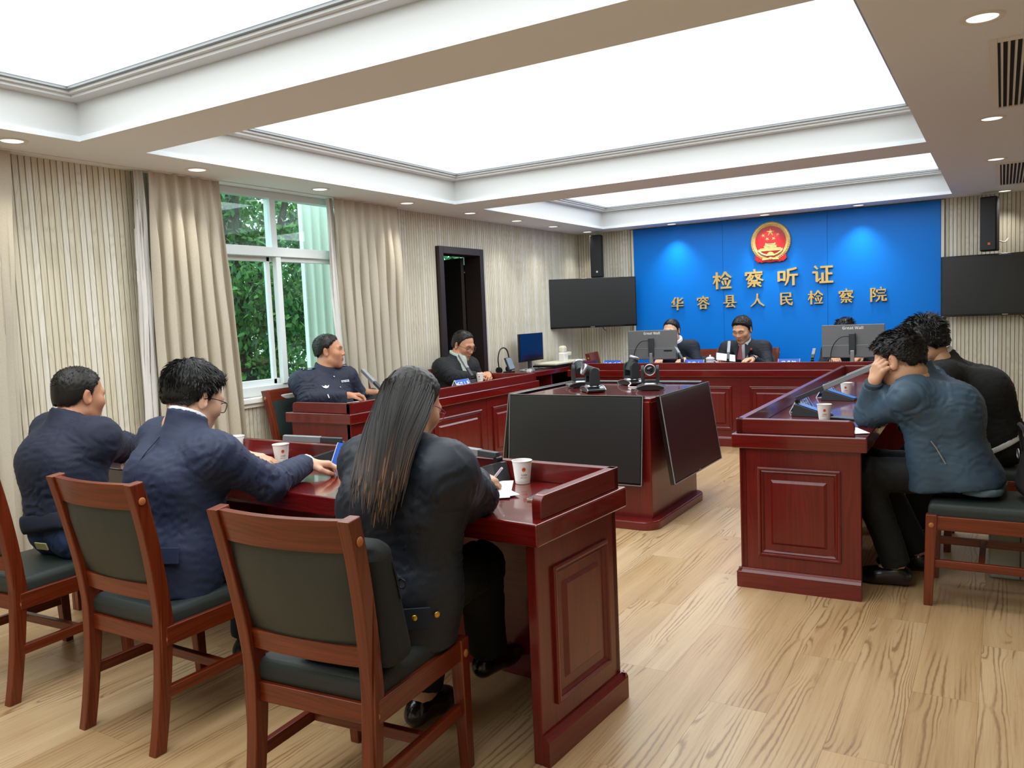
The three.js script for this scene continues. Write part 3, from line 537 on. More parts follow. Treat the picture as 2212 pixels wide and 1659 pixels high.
// ---------------------------------------------------------------- raised characters, emblem, televisions, speakers
// strokes on a 100 x 100 square, y downwards
const GLYPH = {
  jian: [[3, 28, 40, 28], [22, 4, 22, 97], [21, 30, 4, 66], [24, 38, 37, 54], [66, 4, 56, 22, 42, 38], [66, 4, 78, 22, 97, 36], [55, 42, 82, 42], [50, 56, 57, 76], [66, 52, 70, 74], [91, 52, 84, 70, 76, 86], [44, 92, 96, 92]],
  cha: [[50, 1, 52, 13], [9, 16, 8, 32], [9, 18, 92, 18, 88, 31], [33, 25, 24, 40, 11, 55], [30, 35, 47, 35, 38, 50, 20, 64], [26, 41, 33, 48], [19, 50, 27, 57], [55, 32, 84, 32, 76, 44, 64, 55], [57, 36, 72, 52, 94, 63], [34, 63, 66, 63], [18, 75, 82, 75], [50, 75, 50, 96, 42, 92], [34, 82, 18, 96], [66, 82, 84, 95]],
  ting: [[6, 22, 6, 74], [6, 24, 34, 24], [34, 22, 34, 72], [6, 66, 34, 66], [92, 7, 74, 12, 53, 15], [53, 14, 53, 52, 48, 76, 38, 96], [54, 43, 98, 43], [78, 43, 78, 98]],
  zheng: [[14, 5, 26, 20], [4, 37, 24, 37], [23, 37, 23, 86], [23, 86, 40, 71], [42, 11, 96, 11], [70, 11, 70, 90], [70, 47, 94, 47], [50, 42, 50, 90], [37, 91, 98, 91]],
  hua: [[34, 4, 22, 24, 7, 42], [23, 26, 23, 56], [86, 10, 72, 24, 54, 34], [53, 4, 53, 46], [53, 47, 90, 47], [90, 49, 90, 36], [4, 67, 96, 67], [50, 53, 50, 98]],
  rong: [[49, 2, 52, 12], [10, 16, 8, 31], [10, 17, 91, 17, 87, 29], [38, 25, 20, 42], [61, 25, 81, 40], [50, 33, 34, 52, 9, 67], [50, 35, 68, 52, 94, 66], [31, 67, 31, 98], [31, 69, 69, 69], [69, 67, 69, 98], [31, 93, 69, 93]],
  xian: [[28, 6, 28, 60], [28, 8, 72, 8], [72, 6, 72, 60], [28, 25, 72, 25], [28, 42, 72, 42], [4, 61, 96, 61], [45, 64, 36, 78, 24, 91], [24, 91, 80, 86], [64, 73, 86, 96]],
  ren: [[51, 5, 48, 40, 34, 70, 6, 95], [50, 40, 66, 72, 95, 95]],
  min: [[17, 10, 80, 10], [80, 9, 80, 38], [17, 36, 80, 36], [18, 9, 18, 90], [18, 90, 46, 77], [18, 59, 92, 59], [50, 36, 56, 66, 70, 86, 86, 95], [87, 96, 93, 76]],
  yuan: [[8, 6, 8, 98], [8, 8, 31, 8], [31, 8, 20, 35], [20, 35, 33, 50, 30, 62, 15, 64], [67, 1, 69, 12], [43, 18, 42, 33], [43, 19, 96, 19, 93, 32], [51, 41, 89, 41], [42, 59, 98, 59], [59, 59, 54, 80, 38, 97], [76, 59, 76, 91], [76, 92, 97, 92], [97, 93, 97, 79]],
  yuan2: [[30, 5, 30, 26], [30, 6, 70, 6], [70, 5, 70, 26], [30, 25, 70, 25], [22, 38, 22, 76], [22, 39, 78, 39], [78, 38, 78, 76], [50, 46, 48, 70, 22, 97], [56, 80, 84, 97]],
};
const WIDE = { H: 11, V: 12, D: 11 }, FINE = { H: 7, V: 12.5, D: 11 };
function strokeOutline(pts, style) {                               // a stroke as a closed outline of even width
  const P = []; for (let i = 0; i < pts.length; i += 2) P.push(new THREE.Vector2(pts[i], 100 - pts[i + 1]));
  const L = [], R = [];
  P.forEach((p, i) => {
    const a = P[Math.max(0, i - 1)], b = P[Math.min(P.length - 1, i + 1)], d = b.clone().sub(a).normalize(), t = Math.abs(d.y) < 0.15 ? style.H : Math.abs(d.x) < 0.15 ? style.V : style.D;
    const k = i === P.length - 1 && Math.abs(d.x) > 0.15 && Math.abs(d.y) > 0.15 ? 0.62 : 1, n = new THREE.Vector2(-d.y, d.x).multiplyScalar(t / 2 * k), e = i === 0 ? -2 : i === P.length - 1 ? 2 : 0;
    const q = p.clone().addScaledVector(d, e); L.push(q.clone().add(n)); R.push(q.clone().sub(n));
  });
  return L.concat(R.reverse());
}
function glyphGeo(name, size, depth, style, aspect = 1) {
  const gs = GLYPH[name].map((s, i) => extr(new THREE.Shape(strokeOutline(s, style).map((v) => new THREE.Vector2((v.x - 50) / 100 * size * aspect, (v.y - 50) / 100 * size))), depth + i * 0.00006));
  return merge(gs);
}
{
  const big = ['jian', 'cha', 'ting', 'zheng'], small = ['hua', 'rong', 'xian', 'ren', 'min', 'jian', 'cha', 'yuan'], ord = ['first', 'second', 'third', 'fourth', 'fifth', 'sixth', 'seventh', 'eighth'], zf = ZB + 0.02;
  big.forEach((n, i) => solo('sign_character', glyphGeo(n, 0.205, 0.028, WIDE, 1.08), M.gold, ord[i] + ' large raised gold character of the upper line on the blue wall', 'sign character', [-2.806 + i * 0.371, 1.667, zf], null, 'gold characters, upper line'));
  small.forEach((n, i) => solo('sign_character', glyphGeo(n, 0.155, 0.024, FINE, 1.04), M.gold, ord[i] + ' small raised gold character of the lower line on the blue wall', 'sign character', [-3.357 + i * 0.3175, 1.42, zf], null, 'gold characters, lower line'));
  // wall emblem: gold wheat ring, red field with stars and gate, gear, red drapery
  const t = thing('wall_emblem', 'round red and gold state emblem high on the blue wall', 'emblem', [-2.247, 2.07, zf]);
  const R = 0.222, r = 0.168;
  part(t, 'red_field', cyl(r + 0.01, r + 0.01, 0.016, 64).rotateX(Math.PI / 2).translate(0, 0, 0.012), M.emblemRed);
  part(t, 'backing', cyl(R - 0.004, R - 0.004, 0.012, 64).rotateX(Math.PI / 2).translate(0, 0, 0.007), M.goldSide);
  part(t, 'wheat_ring', new THREE.TorusGeometry((R + r) / 2, (R - r) / 2, 10, 80).scale(1, 1, 0.55).translate(0, 0, 0.016), M.gold);
  const ears = [];
  for (let k = 0; k < 3; k++) for (let i = 0; i < 66; i++) { const a = i / 66 * 6.283 + k * 0.03, rad = r + 0.011 + k * 0.016; if (Math.abs(a - 4.71) < 0.32) continue; ears.push(new THREE.SphereGeometry(0.0085, 6, 4).scale(0.55, 1.25, 0.6).rotateZ(a < 1.57 || a > 4.71 ? a - 0.5 : a + 0.5).translate(Math.cos(a) * rad, Math.sin(a) * rad, 0.031 - Math.abs(k - 1) * 0.004)); }
  part(t, 'wheat_grain', merge(ears), M.gold);
  const star = (R1) => { const g = [], c = V(0, 0, R1 * 0.4); for (let i = 0; i < 10; i++) { const f = (k) => { const a = Math.PI / 2 + k * Math.PI / 5, q = k % 2 ? R1 * 0.4 : R1; return [Math.cos(a) * q, Math.sin(a) * q, 0]; }; g.push(...f(i), ...f(i + 1), c.x, c.y, c.z); } const b = new THREE.BufferGeometry(); b.setAttribute('position', new THREE.Float32BufferAttribute(g, 3)); b.computeVertexNormals(); b.setAttribute('uv', new THREE.Float32BufferAttribute(new Float32Array(g.length / 3 * 2), 2)); return b; };
  part(t, 'large_star', star(0.048), M.gold, [0, 0.103, 0.02]);
  for (const [x, y, a] of [[-0.082, 0.071, 0.25], [0.082, 0.071, -0.25], [-0.036, 0.03, 0.5], [0.036, 0.03, -0.5]]) part(t, 'small_star', star(0.024), M.gold, [x, y, 0.02], [0, 0, a]);
  part(t, 'gate', merge([box(0.27, 0.022, 0.014, 0, -0.092, 0.024), box(0.23, 0.012, 0.018, 0, -0.078, 0.024), box(0.14, 0.012, 0.018, 0, -0.062, 0.025), frustum(0.15, 0.016, 0.018, 0.006).translate(0, -0.05, 0.018), box(0.115, 0.01, 0.016, 0, -0.04, 0.024), frustum(0.125, 0.016, 0.018, 0.006).translate(0, -0.03, 0.018), box(0.008, 0.014, 0.012, -0.05, -0.02, 0.024), box(0.008, 0.014, 0.012, 0.05, -0.02, 0.024)]), M.gold);
  const gear = new THREE.Shape(); for (let i = 0; i <= 20; i++) { const a = Math.PI * i / 20, q = i % 2 ? 0.047 : 0.038; gear[i ? 'lineTo' : 'moveTo'](Math.cos(a) * q, Math.sin(a) * q); }
  part(t, 'gear', extr(gear, 0.012).translate(0, -0.158, 0.022), M.gold);
  part(t, 'garland', merge([-1, 1].map((s) => tube([[s * 0.135, -0.1, 0.026], [s * 0.09, -0.135, 0.03], [s * 0.03, -0.158, 0.03]], 0.012, 12, 6))), M.gold);
  for (const s of [-1, 1]) {
    const pts = [[0.05, -0.15], [0.15, -0.105], [0.172, -0.155], [0.178, -0.195], [0.14, -0.228], [0.118, -0.225], [0.1, -0.235], [0.06, -0.225], [0, -0.235], [0, -0.17]];
    part(t, 'drapery', extr((s > 0 ? pts : pts.map(([x, y]) => [-x, y]).reverse()), 0.028, 0.004).translate(0, 0, 0.001), M.emblemRed);
  }
  part(t, 'knot', merge([new THREE.SphereGeometry(0.024, 12, 8).scale(1, 0.75, 0.6).translate(0, -0.192, 0.03), extr([[-0.095, -0.205], [-0.085, -0.182], [0, -0.186], [0.085, -0.182], [0.095, -0.205], [0, -0.2]], 0.01).translate(0, 0, 0.026)]), M.gold);
}
function television(label, at, turn, w = 1.1, h = 0.62, bracket = 0.09) {
  const t = thing('television', label, 'television', at, turn, 'black wall televisions');
  part(t, 'casing', rbox(w, h, 0.04, 0.006, 0, 0, -0.021), M.bezel); part(t, 'screen', rbox(w - 0.024, h - 0.036, 0.004, 0.001, 0, 0.005, 0), M.screen);
  part(t, 'badge', box(0.05, 0.008, 0.002, 0, -h / 2 + 0.011, 0.001), M.silver);
  part(t, 'wall_bracket', merge([rbox(0.4, 0.3, 0.02, 0.003, 0, 0, -0.05), rbox(0.06, 0.06, bracket, 0.003, 0, 0, -0.055 - bracket / 2)]), M.blackMatt);
  part(t, 'hanging_lead', tube([[0.12, -h / 2 + 0.02, -0.03], [0.14, -h / 2 - 0.02, -0.03], [0.17, -h / 2 - 0.045, -0.035]], 0.004, 8, 6), M.cable);
}
television('black television hung across the corner above the side console', [-4.262, 1.475, -8.935], Math.PI / 2 - 0.935, 1.1, 0.6, 0.33);
television('black television on the slatted wall beside the blue wall', [0.02, 1.463, ZB + 0.115], 0, 1.12, 0.61, 0.055);
for (const [x, label, z] of [[-4.34, 'tall black loudspeaker above the corner television', 0.25], [-0.115, 'tall black loudspeaker above the television beside the blue wall', -0.2]]) {
  const t = thing('loudspeaker', label, 'loudspeaker', [x, 1.79, ZB + 0.18], z, 'tall wall loudspeakers');
  part(t, 'cabinet', rbox(0.145, 0.525, 0.13, 0.012, 0, 0.2625, -0.005, 2), M.blackMatt); part(t, 'grille', rbox(0.132, 0.505, 0.012, 0.005, 0, 0.2625, 0.06), std(0x1a1b1d, 0.55));
  part(t, 'badge', box(0.022, 0.022, 0.004, 0.01, 0.07, 0.066), x < -1 ? M.cream : std(0xd9622a, 0.5)); part(t, 'mount', rbox(0.05, 0.05, 0.12, 0.004, 0, 0.3, -0.115), M.blackMatt);
  if (x > -1) part(t, 'lead', tube([[0.06, 0.1, -0.06], [0.11, 0.085, -0.11], [0.13, 0.12, -0.15]], 0.006, 10, 6), M.white);
}
// ---------------------------------------------------------------- things on the desks
const font = await new FontLoader().loadAsync('fonts/droid/droid_sans_bold.typeface.json');
const lettering = (s, size, depth = 0.001) => { const g = new TextGeometry(s, { font, size, depth, curveSegments: 3 }); g.computeBoundingBox(); return g.translate(-(g.boundingBox.max.x + g.boundingBox.min.x) / 2, 0, 0); };
function drawGlyph(c, name, x, y, s, style) { c.beginPath(); for (const st of GLYPH[name]) { strokeOutline(st, style).forEach((v, i) => c[i ? 'lineTo' : 'moveTo'](x + v.x / 100 * s, y + (100 - v.y) / 100 * s)); c.closePath(); } c.fill('nonzero'); for (const st of GLYPH[name]) { c.beginPath(); strokeOutline(st, style).forEach((v, i) => c[i ? 'lineTo' : 'moveTo'](x + v.x / 100 * s, y + (100 - v.y) / 100 * s)); c.closePath(); c.fill(); } }
// computer screens seen from behind
function computer(label, x, z, turn) {
  const t = thing('computer_screen', label, 'computer', [x, SLAB, z], turn, 'all-in-one computers on the bench'), back = std(0x77787a, 0.5, { metalness: 0.25 });
  const low = 0.09;
  part(t, 'rear_cover', rbox(0.54, 0.305, 0.02, 0.005, 0, low + 0.1525, 0), back); part(t, 'lower_cover', rbox(0.53, 0.11, 0.03, 0.006, 0, low + 0.06, 0.014), back);
  part(t, 'ridge', box(0.52, 0.005, 0.004, 0, low + 0.118, 0.03), M.silver);
  part(t, 'front_glass', rbox(0.53, 0.29, 0.004, 0.001, 0, low + 0.1525, -0.011), M.screen);
  part(t, 'stand', rbox(0.06, 0.2, 0.03, 0.012, 0, low + 0.13, 0.038, 2), M.dkgrey); part(t, 'foot_post', rbox(0.035, 0.16, 0.02, 0.004, 0, 0.08, 0.045), M.silver); part(t, 'foot', rbox(0.24, 0.012, 0.18, 0.005, 0, 0.006, 0.02), M.silver);
  part(t, 'port_strip', box(0.09, 0.014, 0.003, 0.18, low + 0.092, 0.03), M.black); part(t, 'lead', tube([[-0.02, low + 0.2, 0.05], [-0.1, low + 0.19, 0.06], [-0.17, low + 0.1, 0.06], [-0.19, 0.01, 0.06]], 0.004, 20, 6), M.cable);
  part(t, 'maker_name', lettering('Great Wall', 0.026), M.paper, [0, low + 0.262, 0.0095]);
}
computer('grey computer seen from behind, nearer the corner, on the bench', -3.128, -7.98, 0);
computer('grey computer seen from behind, nearer the right-hand desk, on the bench', -1.175, -7.98, 0);
// conference microphone: wedge base with a hinged square arm; dir is the arm direction in the thing's own frame
function microphone(label, at, turn, tilt, len, blue, reach = 0) {
  const t = thing('desk_microphone', label, 'microphone', at, turn, 'desk microphones with hinged arms');
  part(t, 'base', extr([[-0.1, 0], [0.1, 0], [0.1, 0.012], [-0.07, 0.065], [-0.085, 0.065]], 0.075, 0.003).translate(0, 0, -0.0375), M.dkgrey);
  if (blue) part(t, 'face_plate', rbox(0.165, 0.003, 0.066, 0.001).rotateZ(-0.3).translate(0.018, 0.041, 0), std(0x1e6fc8, 0.35));
  else part(t, 'maker_name', lettering('Lumsa', 0.009, 0.0006), M.paper, [-0.06, 0.04, 0.038]);
  const a = new THREE.Group(); a.name = 'arm'; t.add(a); a.position.set(-0.075 + reach, 0.078, 0); a.rotation.z = tilt;
  part(a, 'hinge', cyl(0.011, 0.011, 0.028, 16).rotateX(Math.PI / 2), M.black); part(a, 'lower_arm', rbox(len * 0.36, 0.024, 0.026, 0.003, len * 0.18, 0.014, 0), M.dkgrey); part(a, 'upper_arm', rbox(len * 0.64, 0.027, 0.029, 0.003, len * 0.68, 0.014, 0), M.grey);
}
microphone('desk microphone by the hand of the writing woman, arm folded level', [-1.66, SLAB, -2.5], Math.PI - 0.25, 0.02, 0.27, false);
microphone('desk microphone beside the paper cup of the suited man, arm folded level', [-2.53, SLAB, -2.56], Math.PI + 0.5, 0.08, 0.26, false);
microphone('desk microphone in front of the slate blue jacket, long raised arm', [-0.87, SLAB, -4.5], -0.12, 0.42, 0.44, true);
microphone('desk microphone farther along the same desk, behind the paper cup', [-0.86, SLAB, -5.28], -0.1, 0.42, 0.4, true);
microphone('desk microphone under the hands of the uniformed officer', [-4.1, SLAB, -4.72], Math.PI - 0.3, 0.5, 0.3, false);
microphone('desk microphone in front of the man with glasses before the doorway', [-4.06, SLAB, -5.92], Math.PI - 0.55, 0.62, 0.32, false);
microphone('desk microphone between the corner computer and the blue name card', [-2.84, SLAB, -7.95], Math.PI / 2 + 0.9, 0.75, 0.26, false);
microphone('desk microphone in front of the man with the red tie', [-2.32, SLAB, -7.95], Math.PI / 2 + 0.2, 0.7, 0.26, false);
microphone('desk microphone at the edge of the computer nearer the right-hand desk', [-1.52, SLAB, -7.95], Math.PI / 2 + 0.1, 0.35, 0.22, false);
// folded blue name cards
const cardText = (names, flip) => canvasTex(512, 192, (c, w, h) => { c.fillStyle = '#2559bd'; c.fillRect(0, 0, w, h); c.fillStyle = '#f4f6fa'; names.forEach((n, i) => drawGlyph(c, n, w / 2 - names.length * 62 + i * 124 + 8, 40, 108, WIDE)); });
function nameCard(label, at, turn, names) {
  const t = thing('name_card', label, 'name card', at, turn, 'folded blue name cards'), w = 0.2, h = 0.1, m = std(0xffffff, 0.4, { map: cardText(names) });
  const leaf = () => new THREE.BoxGeometry(w, h, 0.002);
  part(t, 'front_leaf', leaf(), m, [0, h / 2 * 0.86, 0.024], [-0.5, 0, 0]); part(t, 'rear_leaf', leaf(), m, [0, h / 2 * 0.86, -0.024], [0.5, Math.PI, 0]);
  part(t, 'holder_foot', box(w, 0.002, 0.095, 0, 0.001, 0), M.paper);
  for (const x of [-1, 1]) part(t, 'white_edge', merge([1, -1].map((k) => box(0.003, h, 0.005).rotateX(-k * 0.5).translate(x * w / 2, h / 2 * 0.86, k * 0.024))), M.paper);
}
nameCard('blue name card at the corner end of the bench', [-3.57, SLAB, -7.95], 0, ['jian', 'cha', 'ting', 'zheng']);
nameCard('blue name card beside the white lidded tea cup', [-2.67, SLAB, -7.95], 0, ['hua', 'rong', 'ren']);
nameCard('blue name card between the red tie and the grey computer', [-1.74, SLAB, -7.95], 0, ['min', 'yuan2', 'yuan']);
nameCard('blue name card in front of the man with glasses', [-3.93, SLAB, -5.62], Math.PI / 2, ['ting', 'zheng', 'ren', 'yuan2']);
nameCard('blue name card nearest the camera on the right-hand desk', [-0.97, SLAB, -4.74], -Math.PI / 2, ['ting', 'zheng', 'yuan2']);
nameCard('blue name card farther along the right-hand desk', [-0.97, SLAB, -5.5], -Math.PI / 2, ['ting', 'zheng', 'yuan2']);
nameCard('blue name card half hidden by the long hair of the woman', [-2.36, SLAB, -2.56], -0.06, ['ting', 'zheng', 'yuan2']);
// paper cups
const cupTex = canvasTex(1024, 384, (c, w, h) => {
  c.fillStyle = '#f3f2ec'; c.fillRect(0, 0, w, h);
  for (const x of [256, 768]) { c.fillStyle = '#d9c9a0'; c.beginPath(); c.arc(x, 130, 44, 0, 7); c.fill(); c.fillStyle = '#f3f2ec'; c.beginPath(); c.arc(x, 130, 40, 0, 7); c.fill(); c.fillStyle = '#cf3a24'; c.beginPath(); c.arc(x, 130, 33, 0, 7); c.fill(); c.fillStyle = '#e8b04a'; c.fillRect(x - 14, 140, 28, 8); c.fillRect(x - 3, 112, 6, 6);
    c.fillStyle = '#6d5a3a'; c.font = 'bold 44px sans-serif'; c.textAlign = 'center'; c.fillText('12309', x, 240); ['jian', 'cha', 'ting', 'zheng', 'rong', 'ren'].forEach((n, i) => drawGlyph(c, n, x - 70 + i * 24, 258, 19, FINE)); }
  c.fillStyle = '#5a5a58'; c.fillRect(0, 338, w, 3);
});
cupTex.wrapS = THREE.RepeatWrapping;
const cupBody = new THREE.LatheGeometry([[0.024, 0.002], [0.0255, 0.0], [0.0265, 0.004], [0.0355, 0.083]].map((p) => new THREE.Vector2(...p)), 40), cupIn = new THREE.LatheGeometry([[0.0345, 0.083], [0.0255, 0.006], [0.0001, 0.006]].map((p) => new THREE.Vector2(...p)), 40), cupRim = new THREE.TorusGeometry(0.0358, 0.0018, 8, 40).rotateX(Math.PI / 2).translate(0, 0.0835, 0), _uv = (() => { const p = cupBody.attributes.position, u = cupBody.attributes.uv; for (let i = 0; i < p.count; i++) u.setY(i, p.getY(i) / 0.083); })(), cupPrint = std(0xffffff, 0.55, { map: cupTex });
for (const [label, x, z, turn] of [['white paper cup with red seal beside the writing woman', -1.475, -2.465, -0.85], ['white paper cup with red seal beside the right hand of the suited man', -2.715, -2.475, -0.5], ['white paper cup with red seal beside the suited man, farther left', -3.15, -2.6, -0.95], ['white paper cup with red seal next to the black phone', -0.78, -4.35, -1.36], ['white paper cup behind the long raised microphone arm', -0.86, -5.55, 1.6], ['white paper cup by the clasped hands of the man with glasses', -4.17, -6.27, -1.2]]) {
  const t = thing('paper_cup', label, 'paper cup', [x, SLAB, z], turn, 'white paper cups with a red seal');
  part(t, 'wall', cupBody, cupPrint); part(t, 'inside', cupIn, M.cupWhite); part(t, 'rim', cupRim, M.cupWhite);
}
{ // lidded tea cup on the bench
  const t = thing('tea_cup', 'white porcelain tea cup with a lid on the bench', 'tea cup', [-2.507, SLAB, -7.95]), p = std(0xe8ebec, 0.2);
  part(t, 'bowl', new THREE.LatheGeometry([[0.02, 0], [0.03, 0.002], [0.038, 0.03], [0.041, 0.095], [0.038, 0.095], [0.034, 0.03], [0.0001, 0.008]].map((q) => new THREE.Vector2(...q)), 32), p);
  part(t, 'lid', new THREE.LatheGeometry([[0.044, 0.096], [0.043, 0.1], [0.026, 0.112], [0.008, 0.116], [0.007, 0.122], [0.011, 0.129], [0.0001, 0.135]].map((q) => new THREE.Vector2(...q)), 32), p);
  part(t, 'blue_band', new THREE.TorusGeometry(0.0408, 0.0012, 6, 32).rotateX(Math.PI / 2).translate(0, 0.082, 0), std(0x3b5d8f, 0.4)); part(t, 'handle', new THREE.TorusGeometry(0.022, 0.005, 8, 16, 3.4).rotateZ(-1.7).translate(0.042, 0.05, 0), p);
}
// sheets of paper: thin curled plates
function sheet(label, x, y, z, turn, w = 0.21, d = 0.297, lines = true) {
  const g = new THREE.BoxGeometry(w, 0.0012, d, 8, 1, 8), p = g.attributes.position; for (let i = 0; i < p.count; i++) p.setY(i, p.getY(i) + 0.006 * Math.max(0, p.getX(i) / w + p.getZ(i) / d - 0.2)); g.computeVertexNormals();
  const m = std(0xffffff, 0.75, { map: canvasTex(128, 180, (c, W, H) => { c.fillStyle = '#f2f2f0'; c.fillRect(0, 0, W, H); if (lines) { c.fillStyle = '#8a8a8a'; for (let i = 0; i < 9; i++) c.fillRect(16, 30 + i * 14, 60 + ((i * 37) % 40), 2); } }) });
  solo('paper_sheet', g, m, label, 'paper', [x, y, z], [0, turn, 0], 'white sheets of paper');
}
sheet('white sheet of paper under the writing hand of the woman', -1.55, SLAB + 0.001, -2.31, 0.5); sheet('second white sheet of paper fanned out under the first', -1.535, SLAB + 0.0025, -2.28, 0.9, 0.19, 0.26);
sheet('white sheet of paper under the hands of the officer', -4.12, SLAB + 0.001, -4.55, 1.4); sheet('white sheet of paper by the elbow on the right-hand desk', -0.62, SLAB + 0.001, -4.0, 0.4, 0.15, 0.21);
sheet('white sheet of paper beside the paper cup of the suited man', -3.03, SLAB + 0.001, -2.56, 0.2, 0.15, 0.21);
function phone(label, x, z, turn, hex = 0x15171a) { const t = thing('mobile_phone', label, 'phone', [x, SLAB, z], turn, 'mobile phones on the desks'); part(t, 'case', extr(roundRect(0.074, 0.155, 0.01), 0.009, 0.002).rotateX(-Math.PI / 2), std(hex, 0.4)); part(t, 'glass', extr(roundRect(0.068, 0.148, 0.008), 0.001).rotateX(-Math.PI / 2).translate(0, 0.0088, 0), M.screen); return t; }
phone('black phone beside the paper cup on the right-hand desk', -0.69, -4.42, 1.2); phone('phone with a pale edge lying by the rail of the near desk', -1.29, -2.3, 0.1, 0xb8a58c);
function pen(label, a, b, hex) { const d = V(...b).sub(V(...a)), t = thing('pen', label, 'pen', a); t.quaternion.setFromUnitVectors(V(0, 1, 0), d.clone().normalize()); const L = d.length(); part(t, 'barrel', cyl(0.0045, 0.0045, L * 0.85, 12, 0, L * 0.55, 0), std(hex, 0.3)); part(t, 'nib', cyl(0.0045, 0.0008, L * 0.12, 12, 0, L * 0.065, 0), M.silver); }
{ // cable discs and glass table mat on the near desk
  const t = thing('cable_grommet', 'silver round cable cover beside the microphone of the writing woman', 'cable cover', [-1.515, SLAB, -2.56]);
  part(t, 'disc', cyl(0.036, 0.04, 0.006, 32, 0, 0.003, 0), M.silver); part(t, 'lead', tube([[0, 0.006, 0], [-0.01, 0.02, 0.005], [-0.035, 0.012, 0.01], [-0.06, 0.004, 0.02]], 0.004, 14, 6), M.cable);
}
// cameras on the podium
function ptz(label, x, z, turn, tilt) {
  const t = thing('conference_camera', label, 'camera', [x, 0.81, z], turn, 'conference cameras on the podium');
  const prof = (w, h) => { const s = new THREE.Shape(); s.moveTo(-w, h * 0.45); s.quadraticCurveTo(-w, 0.002, -w * 0.66, 0.002); s.lineTo(w * 0.66, 0.002); s.quadraticCurveTo(w, 0.002, w, h * 0.45); s.quadraticCurveTo(w, h * 0.62, w * 0.6, h * 0.85); s.quadraticCurveTo(w * 0.3, h, 0, h); s.quadraticCurveTo(-w * 0.3, h, -w * 0.6, h * 0.85); s.quadraticCurveTo(-w, h * 0.62, -w, h * 0.45); return s; };
  part(t, 'foot', extr(prof(0.095, 0.042), 0.125, 0.003, 10).translate(0, 0, -0.0625), phy(0x1b1d20, 0.25, { clearcoat: 0.5 }));
  const rim = prof(0.0985, 0.0455); rim.holes.push(prof(0.0925, 0.0395)); part(t, 'silver_rim', extr(rim, 0.006, 0, 10).translate(0, -0.0008, 0.0605), M.silver); part(t, 'silver_rim', extr(rim, 0.006, 0, 10).translate(0, -0.0008, -0.0665), M.silver);
  part(t, 'turntable', cyl(0.052, 0.058, 0.01, 32, 0, 0.046, 0), M.silver);
  const arm = () => { const s = new THREE.Shape(); s.moveTo(-0.037, 0); s.lineTo(-0.034, 0.085); s.absarc(0, 0.085, 0.034, Math.PI, 0, true); s.lineTo(0.037, 0); s.closePath(); return extr(s, 0.022, 0.003, 10).rotateY(Math.PI / 2); };
  const dark = std(0x24292c, 0.55);
  part(t, 'yoke_arm', arm().translate(0.039, 0.05, 0), dark); part(t, 'yoke_arm', arm().translate(-0.061, 0.05, 0), dark); part(t, 'yoke_foot', rbox(0.1, 0.02, 0.072, 0.006, 0, 0.058, 0), dark);
  const h = new THREE.Group(); h.name = 'camera_head'; t.add(h); h.position.set(0, 0.137, 0); h.rotation.x = -tilt;
  part(h, 'barrel', cyl(0.036, 0.036, 0.1, 32).rotateX(Math.PI / 2).translate(0, 0, 0.012), dark); part(h, 'lens_ring', new THREE.LatheGeometry([[0.032, 0], [0.039, 0], [0.0405, 0.012], [0.037, 0.02], [0.032, 0.014], [0.032, 0]].map((q) => new THREE.Vector2(...q)), 32).rotateX(Math.PI / 2).translate(0, 0, 0.055), M.silver);
  part(h, 'lens', new THREE.SphereGeometry(0.03, 24, 12, 0, 6.283, 0, 0.9).rotateX(Math.PI / 2).scale(1, 1, 0.5).translate(0, 0, 0.052), phy(0x0a0c10, 0.05, { clearcoat: 1 }));
}
ptz('conference camera on the podium with its lens turned away to the corner', -2.66, -5.33, -2.5, 0.55); ptz('conference camera on the podium nearest the front screen, lens tilted up', -2.41, -5.02, -0.85, 0.35);
ptz('conference camera on the podium with its lens pointing at the ceiling', -2.345, -5.55, 2.5, 1.15); ptz('conference camera on the podium with its lens facing the photographer', -2.06, -5.2, 0.35, 0.06);
solo('camera_lead', tube([[-2.33, 0.84, -5.47], [-2.3, 0.83, -5.42], [-2.29, 0.815, -5.36], [-2.2, 0.815, -5.33], [-2.16, 0.818, -5.36]], 0.004, 24, 6), M.white, 'thin white lead lying between the podium cameras', 'cable');
